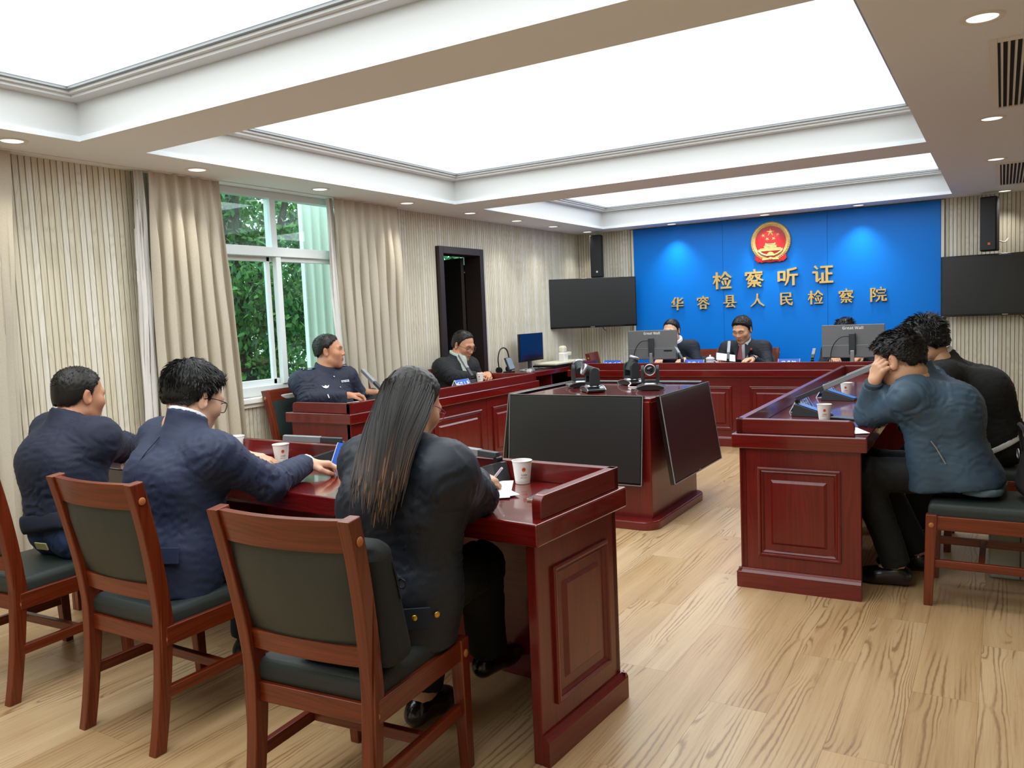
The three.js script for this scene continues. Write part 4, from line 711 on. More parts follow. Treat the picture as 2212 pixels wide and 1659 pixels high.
// things on the corner console
{
  const t = thing('flat_monitor', 'dark blue blank monitor standing on the side console', 'monitor', [-4.52, SLAB, -7.85], Math.PI / 2);
  part(t, 'casing', rbox(0.53, 0.31, 0.025, 0.004, 0, 0.25, 0), M.bezel); part(t, 'screen', rbox(0.51, 0.28, 0.003, 0.001, 0, 0.258, 0.013), phy(0x0a1638, 0.2, { clearcoat: 0.6 })); part(t, 'neck', rbox(0.05, 0.15, 0.03, 0.004, 0, 0.085, -0.02), M.dkgrey); part(t, 'foot', rbox(0.24, 0.012, 0.16, 0.005, 0, 0.006, 0), M.dkgrey);
  const k = thing('desk_telephone', 'small grey telephone console with a black handset hook on the side console', 'telephone', [-4.5, SLAB, -7.33], Math.PI / 2 + 0.2);
  part(k, 'cradle', rbox(0.1, 0.02, 0.1, 0.004, 0, 0.01, 0), M.black); part(k, 'display', rbox(0.17, 0.14, 0.02, 0.005).rotateX(-0.35).translate(0, 0.1, 0.01), M.dkgrey); part(k, 'display_glass', rbox(0.155, 0.125, 0.003, 0.001).rotateX(-0.35).translate(0, 0.104, 0.021), std(0x8c9aa8, 0.3));
  const h = thing('headset', 'black headset propped behind the telephone on the side console', 'headset', [-4.58, SLAB, -7.36], Math.PI / 2);
  part(h, 'headband', tube([[-0.1, 0.06, 0], [-0.11, 0.16, 0], [-0.07, 0.245, 0], [0, 0.27, 0], [0.07, 0.245, 0], [0.11, 0.16, 0], [0.1, 0.06, 0]], 0.007, 32, 8), M.black); for (const s of [-1, 1]) part(h, 'ear_pad', cyl(0.034, 0.034, 0.03, 24).rotateZ(Math.PI / 2).translate(s * 0.1, 0.035, 0), M.blackMatt);
  const s = thing('document_scanner', 'cream coloured document scanner with a folding camera arm on the side console', 'scanner', [-4.44, SLAB, -8.4], Math.PI / 2);
  part(s, 'mat', rbox(0.8, 0.02, 0.3, 0.004, 0, 0.022, 0), M.black); part(s, 'bed', rbox(0.76, 0.022, 0.28, 0.006, 0, 0.043, 0), M.cream); part(s, 'column', rbox(0.1, 0.1, 0.08, 0.012, 0.02, 0.1, 0.03), M.white); part(s, 'arm', rbox(0.24, 0.045, 0.06, 0.014, 0.16, 0.13, -0.02), M.cream); part(s, 'camera_head', rbox(0.1, 0.09, 0.08, 0.03, 0.12, 0.185, -0.03, 3), M.cream); part(s, 'lens', cyl(0.018, 0.018, 0.02, 20).rotateZ(Math.PI / 2).translate(0.285, 0.13, -0.02), M.black); part(s, 'feet', merge([[-0.35, 0.1], [0.35, 0.1], [-0.35, -0.1], [0.35, -0.1]].map(([x, z]) => cyl(0.012, 0.012, 0.012, 10, x, 0.006, z))), M.black);
  const c = []; for (let i = 0; i <= 60; i++) { const a = i * 0.55, q = 0.05 + 0.02 * Math.sin(i * 0.9); c.push(V(-4.4 + Math.cos(a) * q, SLAB + 0.008 + (i % 11) * 0.0018, -7.55 + Math.sin(a) * q * 1.6)); }
  solo('cable_coil', new THREE.TubeGeometry(new THREE.CatmullRomCurve3(c), 220, 0.004, 6), M.grey, 'grey coil of cable lying on the side console', 'cable');
  const ad = thing('power_adapter', 'small white plug adapter on the side console beside the cable coil', 'adapter', [-4.3, SLAB, -7.42]); part(ad, 'housing', rbox(0.05, 0.03, 0.05, 0.006, 0, 0.015, 0), M.white); part(ad, 'prongs', box(0.004, 0.012, 0.02, 0.026, 0.015, 0), M.silver);
}
// bags
{
  const cloth = std(0x1b1e20, 0.8);
  const b = thing('backpack', 'black backpack standing on the seat behind the woman with long hair', 'backpack', [-1.47, 0.462, -1.53], Math.PI + 0.08);
  const body = new RoundedBoxGeometry(0.33, 0.34, 0.125, 6, 0.045), p = body.attributes.position; for (let i = 0; i < p.count; i++) { const y = p.getY(i) / 0.34 + 0.5; p.setZ(i, p.getZ(i) * (1 - 0.25 * y) - 0.045 * y + 0.02 + 0.004 * N3(p.getX(i) * 20, y * 8, 1)); p.setX(i, p.getX(i) * (1 - 0.12 * y * y)); } body.computeVertexNormals();
  part(b, 'body', body, cloth, [0, 0.172, 0]); part(b, 'front_pocket', rbox(0.25, 0.2, 0.03, 0.014, 0, 0.12, 0.06, 3), cloth);
  part(b, 'zip', tube([[-0.16, 0.18, 0.02], [-0.145, 0.29, 0.0], [-0.09, 0.33, -0.01], [0.09, 0.33, -0.01], [0.145, 0.29, 0.0], [0.16, 0.18, 0.02]], 0.003, 40, 6), M.black); part(b, 'zip_pull', new THREE.TorusGeometry(0.012, 0.002, 6, 16).translate(-0.165, 0.22, 0.02), M.black);
  const leatherBag = phy(0x15140f, 0.3, { bumpMap: M.leather.bumpMap, bumpScale: 0.001 });
  const h = thing('handbag', 'black shiny leather handbag on the chair seat beside the picture edge', 'handbag', [0.13, 0.462, -4.1], -Math.PI / 2 + 0.2);
  const hb = new RoundedBoxGeometry(0.3, 0.24, 0.13, 8, 0.05), q = hb.attributes.position; for (let i = 0; i < q.count; i++) { const y = q.getY(i) / 0.24 + 0.5, n = N3(q.getX(i) * 9, q.getY(i) * 9, q.getZ(i) * 9) * 0.012; q.setXYZ(i, q.getX(i) * (1 - 0.22 * y) + n, q.getY(i) + n * 0.4, q.getZ(i) * (1 - 0.45 * y) + n); } hb.computeVertexNormals();
  part(h, 'body', hb, leatherBag, [0, 0.122, 0]); part(h, 'handle', tube([[-0.09, 0.2, 0.03], [-0.1, 0.28, 0.04], [-0.02, 0.33, 0.06], [0.06, 0.29, 0.05], [0.09, 0.2, 0.03]], 0.009, 28, 8), leatherBag); part(h, 'ring', new THREE.TorusGeometry(0.02, 0.003, 8, 24).translate(-0.08, 0.19, 0.052), M.silver);
  const s = thing('shoulder_bag', 'dark crumpled bag on the chair seat at the picture edge behind the man in jeans', 'bag', [-3.47, 0.462, -1.56], 0.3);
  const sb = new RoundedBoxGeometry(0.12, 0.2, 0.1, 6, 0.045), r = sb.attributes.position; for (let i = 0; i < r.count; i++) { const n = N3(r.getX(i) * 14, r.getY(i) * 14, r.getZ(i) * 14) * 0.014; r.setXYZ(i, r.getX(i) + n, r.getY(i) - n * 0.3, r.getZ(i) + n); } sb.computeVertexNormals();
  part(s, 'body', sb, std(0x232a33, 0.6), [0, 0.1, 0]); part(s, 'strap', tube([[-0.04, 0.17, 0], [-0.05, 0.22, 0.02], [0.03, 0.23, 0.02], [0.05, 0.16, 0]], 0.006, 20, 6), M.cable);
  // box and camouflage cloth on the floor between the two chairs
  const bx = thing('storage_box', 'pale grey storage box on the floor between two chairs at the right-hand desk', 'storage box', [0.2, 0, -4.57]); part(bx, 'tub', rbox(0.5, 0.24, 0.32, 0.015, 0, 0.12, 0), std(0xa9ada6, 0.7)); part(bx, 'lid', rbox(0.52, 0.025, 0.34, 0.008, 0, 0.252, 0), std(0xb4b8b1, 0.7)); for (const x of [-0.12, 0.12]) part(bx, 'rib', box(0.005, 0.22, 0.005, x, 0.12, 0.162), M.dkgrey);
  const camo = texture(128, 128, (u, v) => { const a = tile(u, v, 9, 9, 3), b = tile(u, v, 11, 11, 17); return a > 0.25 ? rgb(34, 34, 28) : b > 0.2 ? rgb(120, 108, 78) : a < -0.3 ? rgb(74, 82, 58) : rgb(96, 92, 66); }, 1, 1), cg = new RoundedBoxGeometry(0.22, 0.09, 0.2, 6, 0.04), cp = cg.attributes.position; for (let i = 0; i < cp.count; i++) { const n = N3(cp.getX(i) * 12, cp.getY(i) * 12, cp.getZ(i) * 12) * 0.02; cp.setXYZ(i, cp.getX(i) + n, Math.max(-0.045, cp.getY(i) + n * 0.5), cp.getZ(i) + n); } cg.computeVertexNormals();
  solo('cloth_bundle', cg, std(0xffffff, 0.9, { map: camo }), 'bundle of camouflage cloth on the pale grey storage box', 'cloth', [0.06, 0.31, -4.53], null);
}
// ---------------------------------------------------------------- figures: distance fields meshed into smooth bodies, clothes and hair
const smin = (a, b, k) => { const h = Math.max(k - Math.abs(a - b), 0) / k; return Math.min(a, b) - h * h * k * 0.25; };
// primitives: tapered capsules and turned ellipsoids, joined softly
const cap = (a, b, ra, rb = ra, k = 0.05) => ({ t: 0, ax: a.x, ay: a.y, az: a.z, dx: b.x - a.x, dy: b.y - a.y, dz: b.z - a.z, l: Math.max(1e-9, a.distanceToSquared(b)), ra, rb, k });
const ell = (c, r, k = 0.03, q) => { const m = new THREE.Matrix3().setFromMatrix4(new THREE.Matrix4().makeRotationFromQuaternion((q ?? new THREE.Quaternion()).clone().invert())); return { t: 1, c, r, m: m.elements, k, mr: Math.min(r.x, r.y, r.z) }; };
function dist1(p, x, y, z) {
  if (p.t === 0) {
    const ux = x - p.ax, uy = y - p.ay, uz = z - p.az, s = clamp((ux * p.dx + uy * p.dy + uz * p.dz) / p.l), ex = ux - p.dx * s, ey = uy - p.dy * s, ez = uz - p.dz * s;
    return Math.sqrt(ex * ex + ey * ey + ez * ez) - (p.ra + (p.rb - p.ra) * s);
  }
  const ux = x - p.c.x, uy = y - p.c.y, uz = z - p.c.z, m = p.m, a = (m[0] * ux + m[3] * uy + m[6] * uz) / p.r.x, b = (m[1] * ux + m[4] * uy + m[7] * uz) / p.r.y, c = (m[2] * ux + m[5] * uy + m[8] * uz) / p.r.z;
  const k0 = Math.sqrt(a * a + b * b + c * c), a2 = a / p.r.x, b2 = b / p.r.y, c2 = c / p.r.z, k1 = Math.sqrt(a2 * a2 + b2 * b2 + c2 * c2);
  return k1 < 1e-9 ? -p.mr : k0 * (k0 - 1) / k1;
}
const field = (prims, cuts = [], minus = []) => (x, y, z) => {
  let d = 1e3;
  for (const p of prims) d = smin(d, dist1(p, x, y, z), p.k);
  for (const p of minus) { const e = -dist1(p, x, y, z); d = -smin(-d, -e, p.k); }
  for (const c of cuts) { const ux = x - c.p.x, uy = y - c.p.y, uz = z - c.p.z; if (ux * ux + uy * uy + uz * uz < c.r * c.r) d = Math.max(d, ux * c.n.x + uy * c.n.y + uz * c.n.z); }
  return d;
};
function bounds(prims, pad) { const lo = V(9, 9, 9).multiplyScalar(10), hi = lo.clone().negate(), q = V(); for (const p of prims) { if (p.t === 0) for (const s of [0, 1]) { q.set(p.ax + p.dx * s, p.ay + p.dy * s, p.az + p.dz * s); const r = s ? p.rb : p.ra; lo.min(q.clone().subScalar(r)); hi.max(q.clone().addScalar(r)); } else { const r = Math.max(p.r.x, p.r.y, p.r.z); lo.min(p.c.clone().subScalar(r)); hi.max(p.c.clone().addScalar(r)); } } return [lo.subScalar(pad), hi.addScalar(pad)]; }
function meshField(fn, lo, hi, cell) {
  const n = [0, 1, 2].map((i) => Math.ceil((hi.getComponent(i) - lo.getComponent(i)) / cell) + 2), [nx, ny, nz] = n, F = new Float32Array(nx * ny * nz), B = 5;
  for (let bz = 0; bz < nz; bz += B) for (let by = 0; by < ny; by += B) for (let bx = 0; bx < nx; bx += B) {
    const d = fn(lo.x + (bx + B / 2) * cell, lo.y + (by + B / 2) * cell, lo.z + (bz + B / 2) * cell), far = Math.abs(d) > B * cell * 1.25 + 0.004;
    for (let z = bz; z < Math.min(bz + B, nz); z++) for (let y = by; y < Math.min(by + B, ny); y++) for (let x = bx; x < Math.min(bx + B, nx); x++) F[x + nx * (y + ny * z)] = far ? d : fn(lo.x + x * cell, lo.y + y * cell, lo.z + z * cell);
  }
  const id = new Int32Array(nx * ny * nz).fill(-1), pos = [], idx = [], step = [1, nx, nx * ny];
  const cor = [0, 1, nx, nx + 1, nx * ny, nx * ny + 1, nx * ny + nx, nx * ny + nx + 1], edge = [[0, 1], [2, 3], [4, 5], [6, 7], [0, 2], [1, 3], [4, 6], [5, 7], [0, 4], [1, 5], [2, 6], [3, 7]];
  for (let z = 0; z < nz - 1; z++) for (let y = 0; y < ny - 1; y++) for (let x = 0; x < nx - 1; x++) {
    const o = x + nx * (y + ny * z); let neg = 0; for (let i = 0; i < 8; i++) if (F[o + cor[i]] < 0) neg++;
    if (neg === 0 || neg === 8) continue;
    let sx = 0, sy = 0, sz = 0, c = 0;
    for (const [a, b] of edge) { const p = F[o + cor[a]], q = F[o + cor[b]]; if ((p < 0) === (q < 0)) continue; const t = p / (p - q); sx += (a & 1) + ((b & 1) - (a & 1)) * t; sy += ((a >> 1) & 1) + (((b >> 1) & 1) - ((a >> 1) & 1)) * t; sz += (a >> 2) + ((b >> 2) - (a >> 2)) * t; c++; }
    id[o] = pos.length / 3; pos.push(lo.x + (x + sx / c) * cell, lo.y + (y + sy / c) * cell, lo.z + (z + sz / c) * cell);
  }
  for (let z = 1; z < nz - 1; z++) for (let y = 1; y < ny - 1; y++) for (let x = 1; x < nx - 1; x++) {
    const o = x + nx * (y + ny * z), s = F[o] < 0;
    for (let k = 0; k < 3; k++) {
      if (s === (F[o + step[k]] < 0)) continue;
      const u = step[(k + 1) % 3], v = step[(k + 2) % 3], a = id[o], b = id[o - u], c = id[o - u - v], d = id[o - v];
      if (a < 0 || b < 0 || c < 0 || d < 0) continue;
      if (s) idx.push(a, b, c, a, c, d); else idx.push(a, c, b, a, d, c);
    }
  }
  const g = new THREE.BufferGeometry(); g.setAttribute('position', new THREE.Float32BufferAttribute(pos, 3)); g.setIndex(idx); g.computeVertexNormals();
  return g;
}
// cloth: creases across the nearest limb, deeper near the joints listed in spots
function crease(g, prims, amp, freq, spots = [], seedv = 0) {
  const p = g.attributes.position, n = g.attributes.normal, caps = prims.filter((q) => q.t === 0 && !q.flat);
  for (let i = 0; i < p.count; i++) {
    const x = p.getX(i), y = p.getY(i), z = p.getZ(i); let best = null, bd = 1e9;
    for (const q of caps) { const d = dist1(q, x, y, z); if (d < bd) { bd = d; best = q; } }
    const l = Math.sqrt(best.l), ax = best.dx / l, ay = best.dy / l, az = best.dz / l, ux = x - best.ax, uy = y - best.ay, uz = z - best.az, t = ux * ax + uy * ay + uz * az;
    const px = ux - ax * t, py = uy - ay * t, pz = uz - az * t, sl = 1.3 * N3(x * 5 + seedv, y * 5, z * 5);
    const qx = x * 6 + ax * t * freq + sl, qy = y * 6 + ay * t * freq + px * 3, qz = z * 6 + az * t * freq;
    let w = 0.12 + 0.32 * smooth(-0.1, 0.6, N3(x * 4, y * 4, z * 4 + seedv)); for (const [c, r] of spots) w += 0.95 * Math.exp(-((x - c.x) ** 2 + (y - c.y) ** 2 + (z - c.z) ** 2) / (r * r));
    const r1 = 1 - 2 * Math.abs(N3(qx + seedv, qy, qz)), big = N3(x * 4 + 9, y * 4 + seedv, z * 4), d = amp * w * (0.6 * r1 + 0.35 * N3(qx * 2.1, qy * 2.1, qz * 2.1 + seedv)) + 0.004 * big;
    p.setXYZ(i, x + n.getX(i) * d, y + n.getY(i) * d, z + n.getZ(i) * d);
  }
  g.computeVertexNormals();
  return g;
}
const paint = (g, fn) => { const p = g.attributes.position, c = new Float32Array(p.count * 3); for (let i = 0; i < p.count; i++) { const q = fn(p.getX(i), p.getY(i), p.getZ(i)); c[i * 3] = q[0]; c[i * 3 + 1] = q[1]; c[i * 3 + 2] = q[2]; } g.setAttribute('color', new THREE.BufferAttribute(c, 3)); return g; };
const lin = (r, g, b) => new THREE.Color().setRGB(r / 255, g / 255, b / 255, THREE.SRGBColorSpace).toArray();
// one head in its own frame: face to +z, crown to +y, about 0.235 high
function headField(o) {
  const w = o.wide ?? 1, j = o.jaw ?? 1;
  const P = [ell(V(0, 0.035, -0.014), V(0.077 * w, 0.088, 0.098), 0.02), ell(V(0, -0.025, 0.018), V(0.064 * w, 0.085, 0.074), 0.03), ell(V(0, -0.06, 0.03), V(0.05 * w * j, 0.05, 0.058), 0.03),
    cap(V(-0.05 * w * j, -0.062, 0.0), V(-0.012, -0.1, 0.062), 0.02, 0.018, 0.03), cap(V(0.05 * w * j, -0.062, 0.0), V(0.012, -0.1, 0.062), 0.02, 0.018, 0.03), cap(V(-0.008, -0.1, 0.066), V(0.008, -0.1, 0.066), 0.017, 0.017, 0.02),
    ell(V(-0.043 * w, -0.018, 0.056), V(0.026, 0.024, 0.026), 0.03), ell(V(0.043 * w, -0.018, 0.056), V(0.026, 0.024, 0.026), 0.03),
    cap(V(-0.045, 0.026, 0.073), V(0, 0.03, 0.083), 0.011, 0.011, 0.02), cap(V(0.045, 0.026, 0.073), V(0, 0.03, 0.083), 0.011, 0.011, 0.02),
    cap(V(0, 0.018, 0.086), V(0, -0.022, 0.103), 0.0075, 0.0125, 0.012), ell(V(-0.012, -0.027, 0.094), V(0.009, 0.0075, 0.011), 0.008), ell(V(0.012, -0.027, 0.094), V(0.009, 0.0075, 0.011), 0.008),
    cap(V(-0.021, -0.056, 0.083), V(0, -0.053, 0.092), 0.0055, 0.0065, 0.008), cap(V(0.021, -0.056, 0.083), V(0, -0.053, 0.092), 0.0055, 0.0065, 0.008), cap(V(-0.017, -0.065, 0.083), V(0, -0.067, 0.09), 0.0058, 0.0072, 0.008), cap(V(0.017, -0.065, 0.083), V(0, -0.067, 0.09), 0.0058, 0.0072, 0.008),
    ell(V(-0.031, 0.006, 0.071), V(0.016, 0.0125, 0.0145), 0.006), ell(V(0.031, 0.006, 0.071), V(0.016, 0.0125, 0.0145), 0.006),
    cap(V(0, -0.05, -0.03), o.neckTo ?? V(0, -0.15, -0.05), 0.05 * (o.neck ?? 1), 0.052 * (o.neck ?? 1), 0.03)];
  const minus = [ell(V(-0.031, 0.007, 0.096), V(0.019, 0.013, 0.018), 0.014), ell(V(0.031, 0.007, 0.096), V(0.019, 0.013, 0.018), 0.014)];
  for (const s of [-1, 1]) { const q = new THREE.Quaternion().setFromEuler(new THREE.Euler(-0.15, s * 0.5, 0)); P.push(ell(V(s * 0.083 * w, -0.003, -0.012), V(0.008, 0.033, 0.019), 0.01, q)); minus.push(ell(V(s * 0.092 * w, 0.002, -0.006), V(0.007, 0.02, 0.009), 0.006, q)); }
  // sockets are pressed in before the eyelids are laid on
  const base = P.filter((p, i) => i !== 17 && i !== 18), lids = [P[17], P[18]], f = field(base, [], minus);
  return (x, y, z) => { let d = f(x, y, z); for (const l of lids) d = smin(d, dist1(l, x, y, z), 0.005); return d; };
}
function headColor(o) {
  const skin = o.skin, lip = mix(skin, lin(150, 70, 66), 0.5), red = mix(skin, lin(190, 100, 80), 0.25), brow = mix(lin(22, 18, 16), skin, 0.12), stub = mix(skin, lin(60, 50, 46), o.stubble ?? 0.15);
  return (x, y, z) => {
    let c = skin; const ax = Math.abs(x); if (y > -0.09 && ax < 0.0805 * (o.wide ?? 1) && !o.noHair) { const h = hairline(o, x, y, z, true); c = mix(c, lin(40, 34, 31), (o.sideUp ? 0.62 : 0.75) * smooth(-0.01, 0.006, h + 0.004 * N3(x * 160, y * 160, z * 160))); }
    c = mix(c, red, smooth(0.03, 0.0, Math.hypot(ax - 0.045, y + 0.02) - 0.012) * (z > 0.03 ? 0.6 : 0)); if (ax > 0.078) c = mix(c, red, 0.5);
    if (z > 0.055 && y < -0.045 && !o.female) c = mix(c, stub, smooth(-0.04, -0.06, y) * 0.6);
    if (z > 0.07) { const m = Math.hypot(ax / 0.026, (y + 0.06) / 0.0105); c = mix(c, lip, smooth(1.1, 0.75, m)); if (Math.abs(y + 0.06) < 0.0016 && ax < 0.023) c = mix(c, lin(70, 34, 32), 0.8); }
    if (z > 0.05) { const by = 0.0305 + 0.004 * smooth(0.015, 0.034, ax) - 0.007 * smooth(0.036, 0.056, ax); c = mix(c, brow, smooth(1, 0.4, Math.abs(y - by) / 0.0058) * smooth(0.012, 0.018, ax) * smooth(0.058, 0.05, ax) * 0.9); const ey = o.lookDown ? 0.001 : 0.0085; if (Math.abs(ax - 0.031) < 0.017) c = mix(c, lin(28, 20, 18), smooth(0.0028, 0.0012, Math.abs(y - ey + ((ax - 0.031) / 0.017) ** 2 * 0.003)) * 0.9); if (!o.lookDown && Math.abs(ax - 0.031) < 0.013 && y < 0.0085 && y > 0.002) c = Math.abs(ax - 0.031) < 0.006 ? lin(24, 18, 16) : lin(205, 196, 188); }
    return c;
  };
}
// how far down the hair reaches at depth z, and how it parts from the face
function hairline(o, x, y, z, scalp) {
  if (!scalp && o.sideUp) y -= o.sideUp * (smooth(0.045, 0.07, Math.abs(x)) + 0.6 * smooth(-0.07, -0.1, z)) * smooth(0.06, 0.03, y);
  const up = o.hairUp ?? 0, pts = [[-0.13, o.nape ?? -0.07], [-0.05, (o.nape ?? -0.07) + 0.012], [-0.03, -0.02], [-0.018, 0.012], [0.0, 0.0 + up * 0.3], [0.012, -0.004 + up * 0.4], [0.022, 0.04 + up * 0.5], [0.045, 0.066 + up], [0.062, 0.083 + up], [0.085, 0.096 + up], [0.13, 0.1 + up]];
  y += 0.005 * N3(x * 45, y * 45, z * 45) + 0.003 * N3(x * 110, y * 110, z * 110); let i = 0; while (i < pts.length - 2 && z > pts[i + 1][0]) i++;
  return y - lerp(pts[i][1], pts[i + 1][1], clamp((z - pts[i][0]) / (pts[i + 1][0] - pts[i][0])));
}
function shortHair(o) {                                             // a cap of hair plus many short locks, in the head's frame
  const w = o.wide ?? 1, th = o.thick ?? 0.01, C = V(0, 0.035, -0.014), skull = ell(C, V(0.077 * w, 0.088, 0.098), 0.01), nape = cap(V(0, -0.03, -0.04), V(0, -0.075, -0.052), 0.053, 0.05, 0.03), side = ell(V(0, -0.005, -0.02), V(0.0735 * w, 0.07, 0.085), 0.02);
  const shell = (x, y, z) => {
    const h = hairline(o, x, y, z), top = smooth(-0.02, 0.09, y), t = lerp(o.fade ?? 0.004, th, top) * smooth(0, 0.025, h) + 0.0015 + 0.0022 * N3(x * 60, y * 60, z * 60) * top;
    return Math.max(smin(smin(dist1(skull, x, y, z), dist1(side, x, y, z), 0.02), dist1(nape, x, y, z), 0.03) - t, -h);
  };
  const g = meshField(shell, V(-0.12, -0.12, -0.14), V(0.12, 0.16, 0.12), 0.005), p = g.attributes.position, n = g.attributes.normal, locks = [], N = o.locks ?? 1100, L = o.lock ?? 0.02, pos = [], a = V(), d = V(), u = V(), v = V();
  for (let k = 0; k < N; k++) {
    const i = Math.floor(rnd() * p.count); a.fromBufferAttribute(p, i); d.fromBufferAttribute(n, i);
    if (hairline(o, a.x, a.y, a.z) < 0.004) continue;
    const top = smooth(-0.02, 0.08, a.y), len = L * lerp(0.35, 1, top) * rr(0.6, 1.25), comb = o.comb ? V(...o.comb) : a.clone().sub(V(0.01, 0.125, -0.06)).normalize(); comb.addScaledVector(d, -comb.dot(d)).normalize();
    const dir = d.clone().multiplyScalar(o.stand ?? 0.5).addScaledVector(comb, 1 - (o.stand ?? 0.5) * 0.6).addScaledVector(V(N3(a.x * 22, a.y * 22, a.z * 22), N3(a.x * 22 + 9, a.y * 22, 3), N3(a.x * 22, a.y * 22 + 7, 5)), o.mess ?? 0.5).normalize();
    u.crossVectors(dir, d.lengthSq() ? d : V(0, 1, 0)).normalize(); if (!isFinite(u.x) || u.lengthSq() < 0.1) u.set(1, 0, 0); v.crossVectors(u, dir);
    const r = rr(0.0011, 0.0022), s0 = a.clone().addScaledVector(d, -0.002), s1 = s0.clone().addScaledVector(dir, len * 0.55), s2 = s0.clone().addScaledVector(dir, len).addScaledVector(d, -len * 0.22);
    const ring = (c, q) => [0, 1, 2].map((m) => c.clone().addScaledVector(u, Math.cos(m * 2.094) * q).addScaledVector(v, Math.sin(m * 2.094) * q)), A = ring(s0, r), Bq = ring(s1, r * 0.85);
    for (let m = 0; m < 3; m++) { const e = (m + 1) % 3; for (const t of [[A[m], A[e], Bq[e]], [A[m], Bq[e], Bq[m]], [Bq[m], Bq[e], s2]]) for (const w3 of t) pos.push(w3.x, w3.y, w3.z); }
  }
  const lg = new THREE.BufferGeometry(); lg.setAttribute('position', new THREE.Float32BufferAttribute(pos, 3)); lg.computeVertexNormals();
  const gn = g.toNonIndexed(); gn.deleteAttribute('uv');
  return mergeGeometries([gn, lg]);
}
// a hand: palm, four unequal fingers, thumb from the side of the palm
function handPrims(o) {
  const w = o.p, f = o.dir.clone().normalize(), n = o.back.clone().addScaledVector(f, -o.back.dot(f)).normalize(), s = V().crossVectors(f, n).multiplyScalar(o.left ? -1 : 1), k = o.size ?? 1, P = [];   // s points to the thumb side
  const at = (a, b, c) => w.clone().addScaledVector(f, a * k).addScaledVector(s, b * k).addScaledVector(n, c * k);
  P.push(cap(at(-0.04, 0, 0), at(0.015, 0, 0), 0.025 * k, 0.026 * k, 0.02));
  for (let i = 0; i < 4; i++) P.push(cap(at(0.015, 0.018 - i * 0.011, 0), at(0.085 - Math.abs(i - 1) * 0.004 - (i === 3 ? 0.006 : 0), 0.03 - i * 0.0195, 0.002), 0.015 * k, 0.0125 * k, 0.014));
  const len = [0.9, 1, 0.94, 0.74];
  for (let i = 0; i < 4; i++) {
    let q = at(0.085 - Math.abs(i - 1) * 0.004 - (i === 3 ? 0.006 : 0), 0.03 - i * 0.0195, 0.002), a = 0; const c = Array.isArray(o.curl) ? o.curl[i] : o.curl ?? 0.35, sp = (o.spread ?? 0.06) * (1.5 - i);
    [0.042, 0.027, 0.022].forEach((L, m) => { a += c * [0.8, 1.1, 0.8][m]; const d = f.clone().multiplyScalar(Math.cos(a)).addScaledVector(n, -Math.sin(a)).addScaledVector(s, sp * Math.cos(a)).normalize(), e = q.clone().addScaledVector(d, L * len[i] * k); P.push(cap(q, e, (0.0098 - m * 0.0009) * k, (0.0092 - m * 0.001) * k, m ? 0.004 : 0.008)); q = e; });
  }
  const tc = o.thumb ?? 0.4, t0 = at(0.02, 0.026, -0.006), t1 = at(0.052, 0.05 - tc * 0.01, -0.014 - tc * 0.012), t2 = at(0.082, 0.056 - tc * 0.03, -0.02 - tc * 0.02), t3 = at(0.104, 0.05 - tc * 0.045, -0.022 - tc * 0.026);
  P.push(cap(t0, t1, 0.0145 * k, 0.0115 * k, 0.012), cap(t1, t2, 0.0112 * k, 0.0098 * k, 0.004), cap(t2, t3, 0.0098 * k, 0.0082 * k, 0.004));
  return P;
}
function ik(S, W, a, b, hint) { const d = W.clone().sub(S), L = Math.min(d.length(), (a + b) * 0.995); d.normalize(); const x = (a * a - b * b + L * L) / (2 * L), h = Math.sqrt(Math.max(0, a * a - x * x)), q = hint.clone().addScaledVector(d, -hint.dot(d)).normalize(); return S.clone().addScaledVector(d, x).addScaledVector(q, h); }
const M2 = { skin: phy(0xffffff, 0.48, { vertexColors: true, specularIntensity: 0.6 }) };
const hairMat = (hex) => phy(hex, 0.42, { specularIntensity: 0.7 });
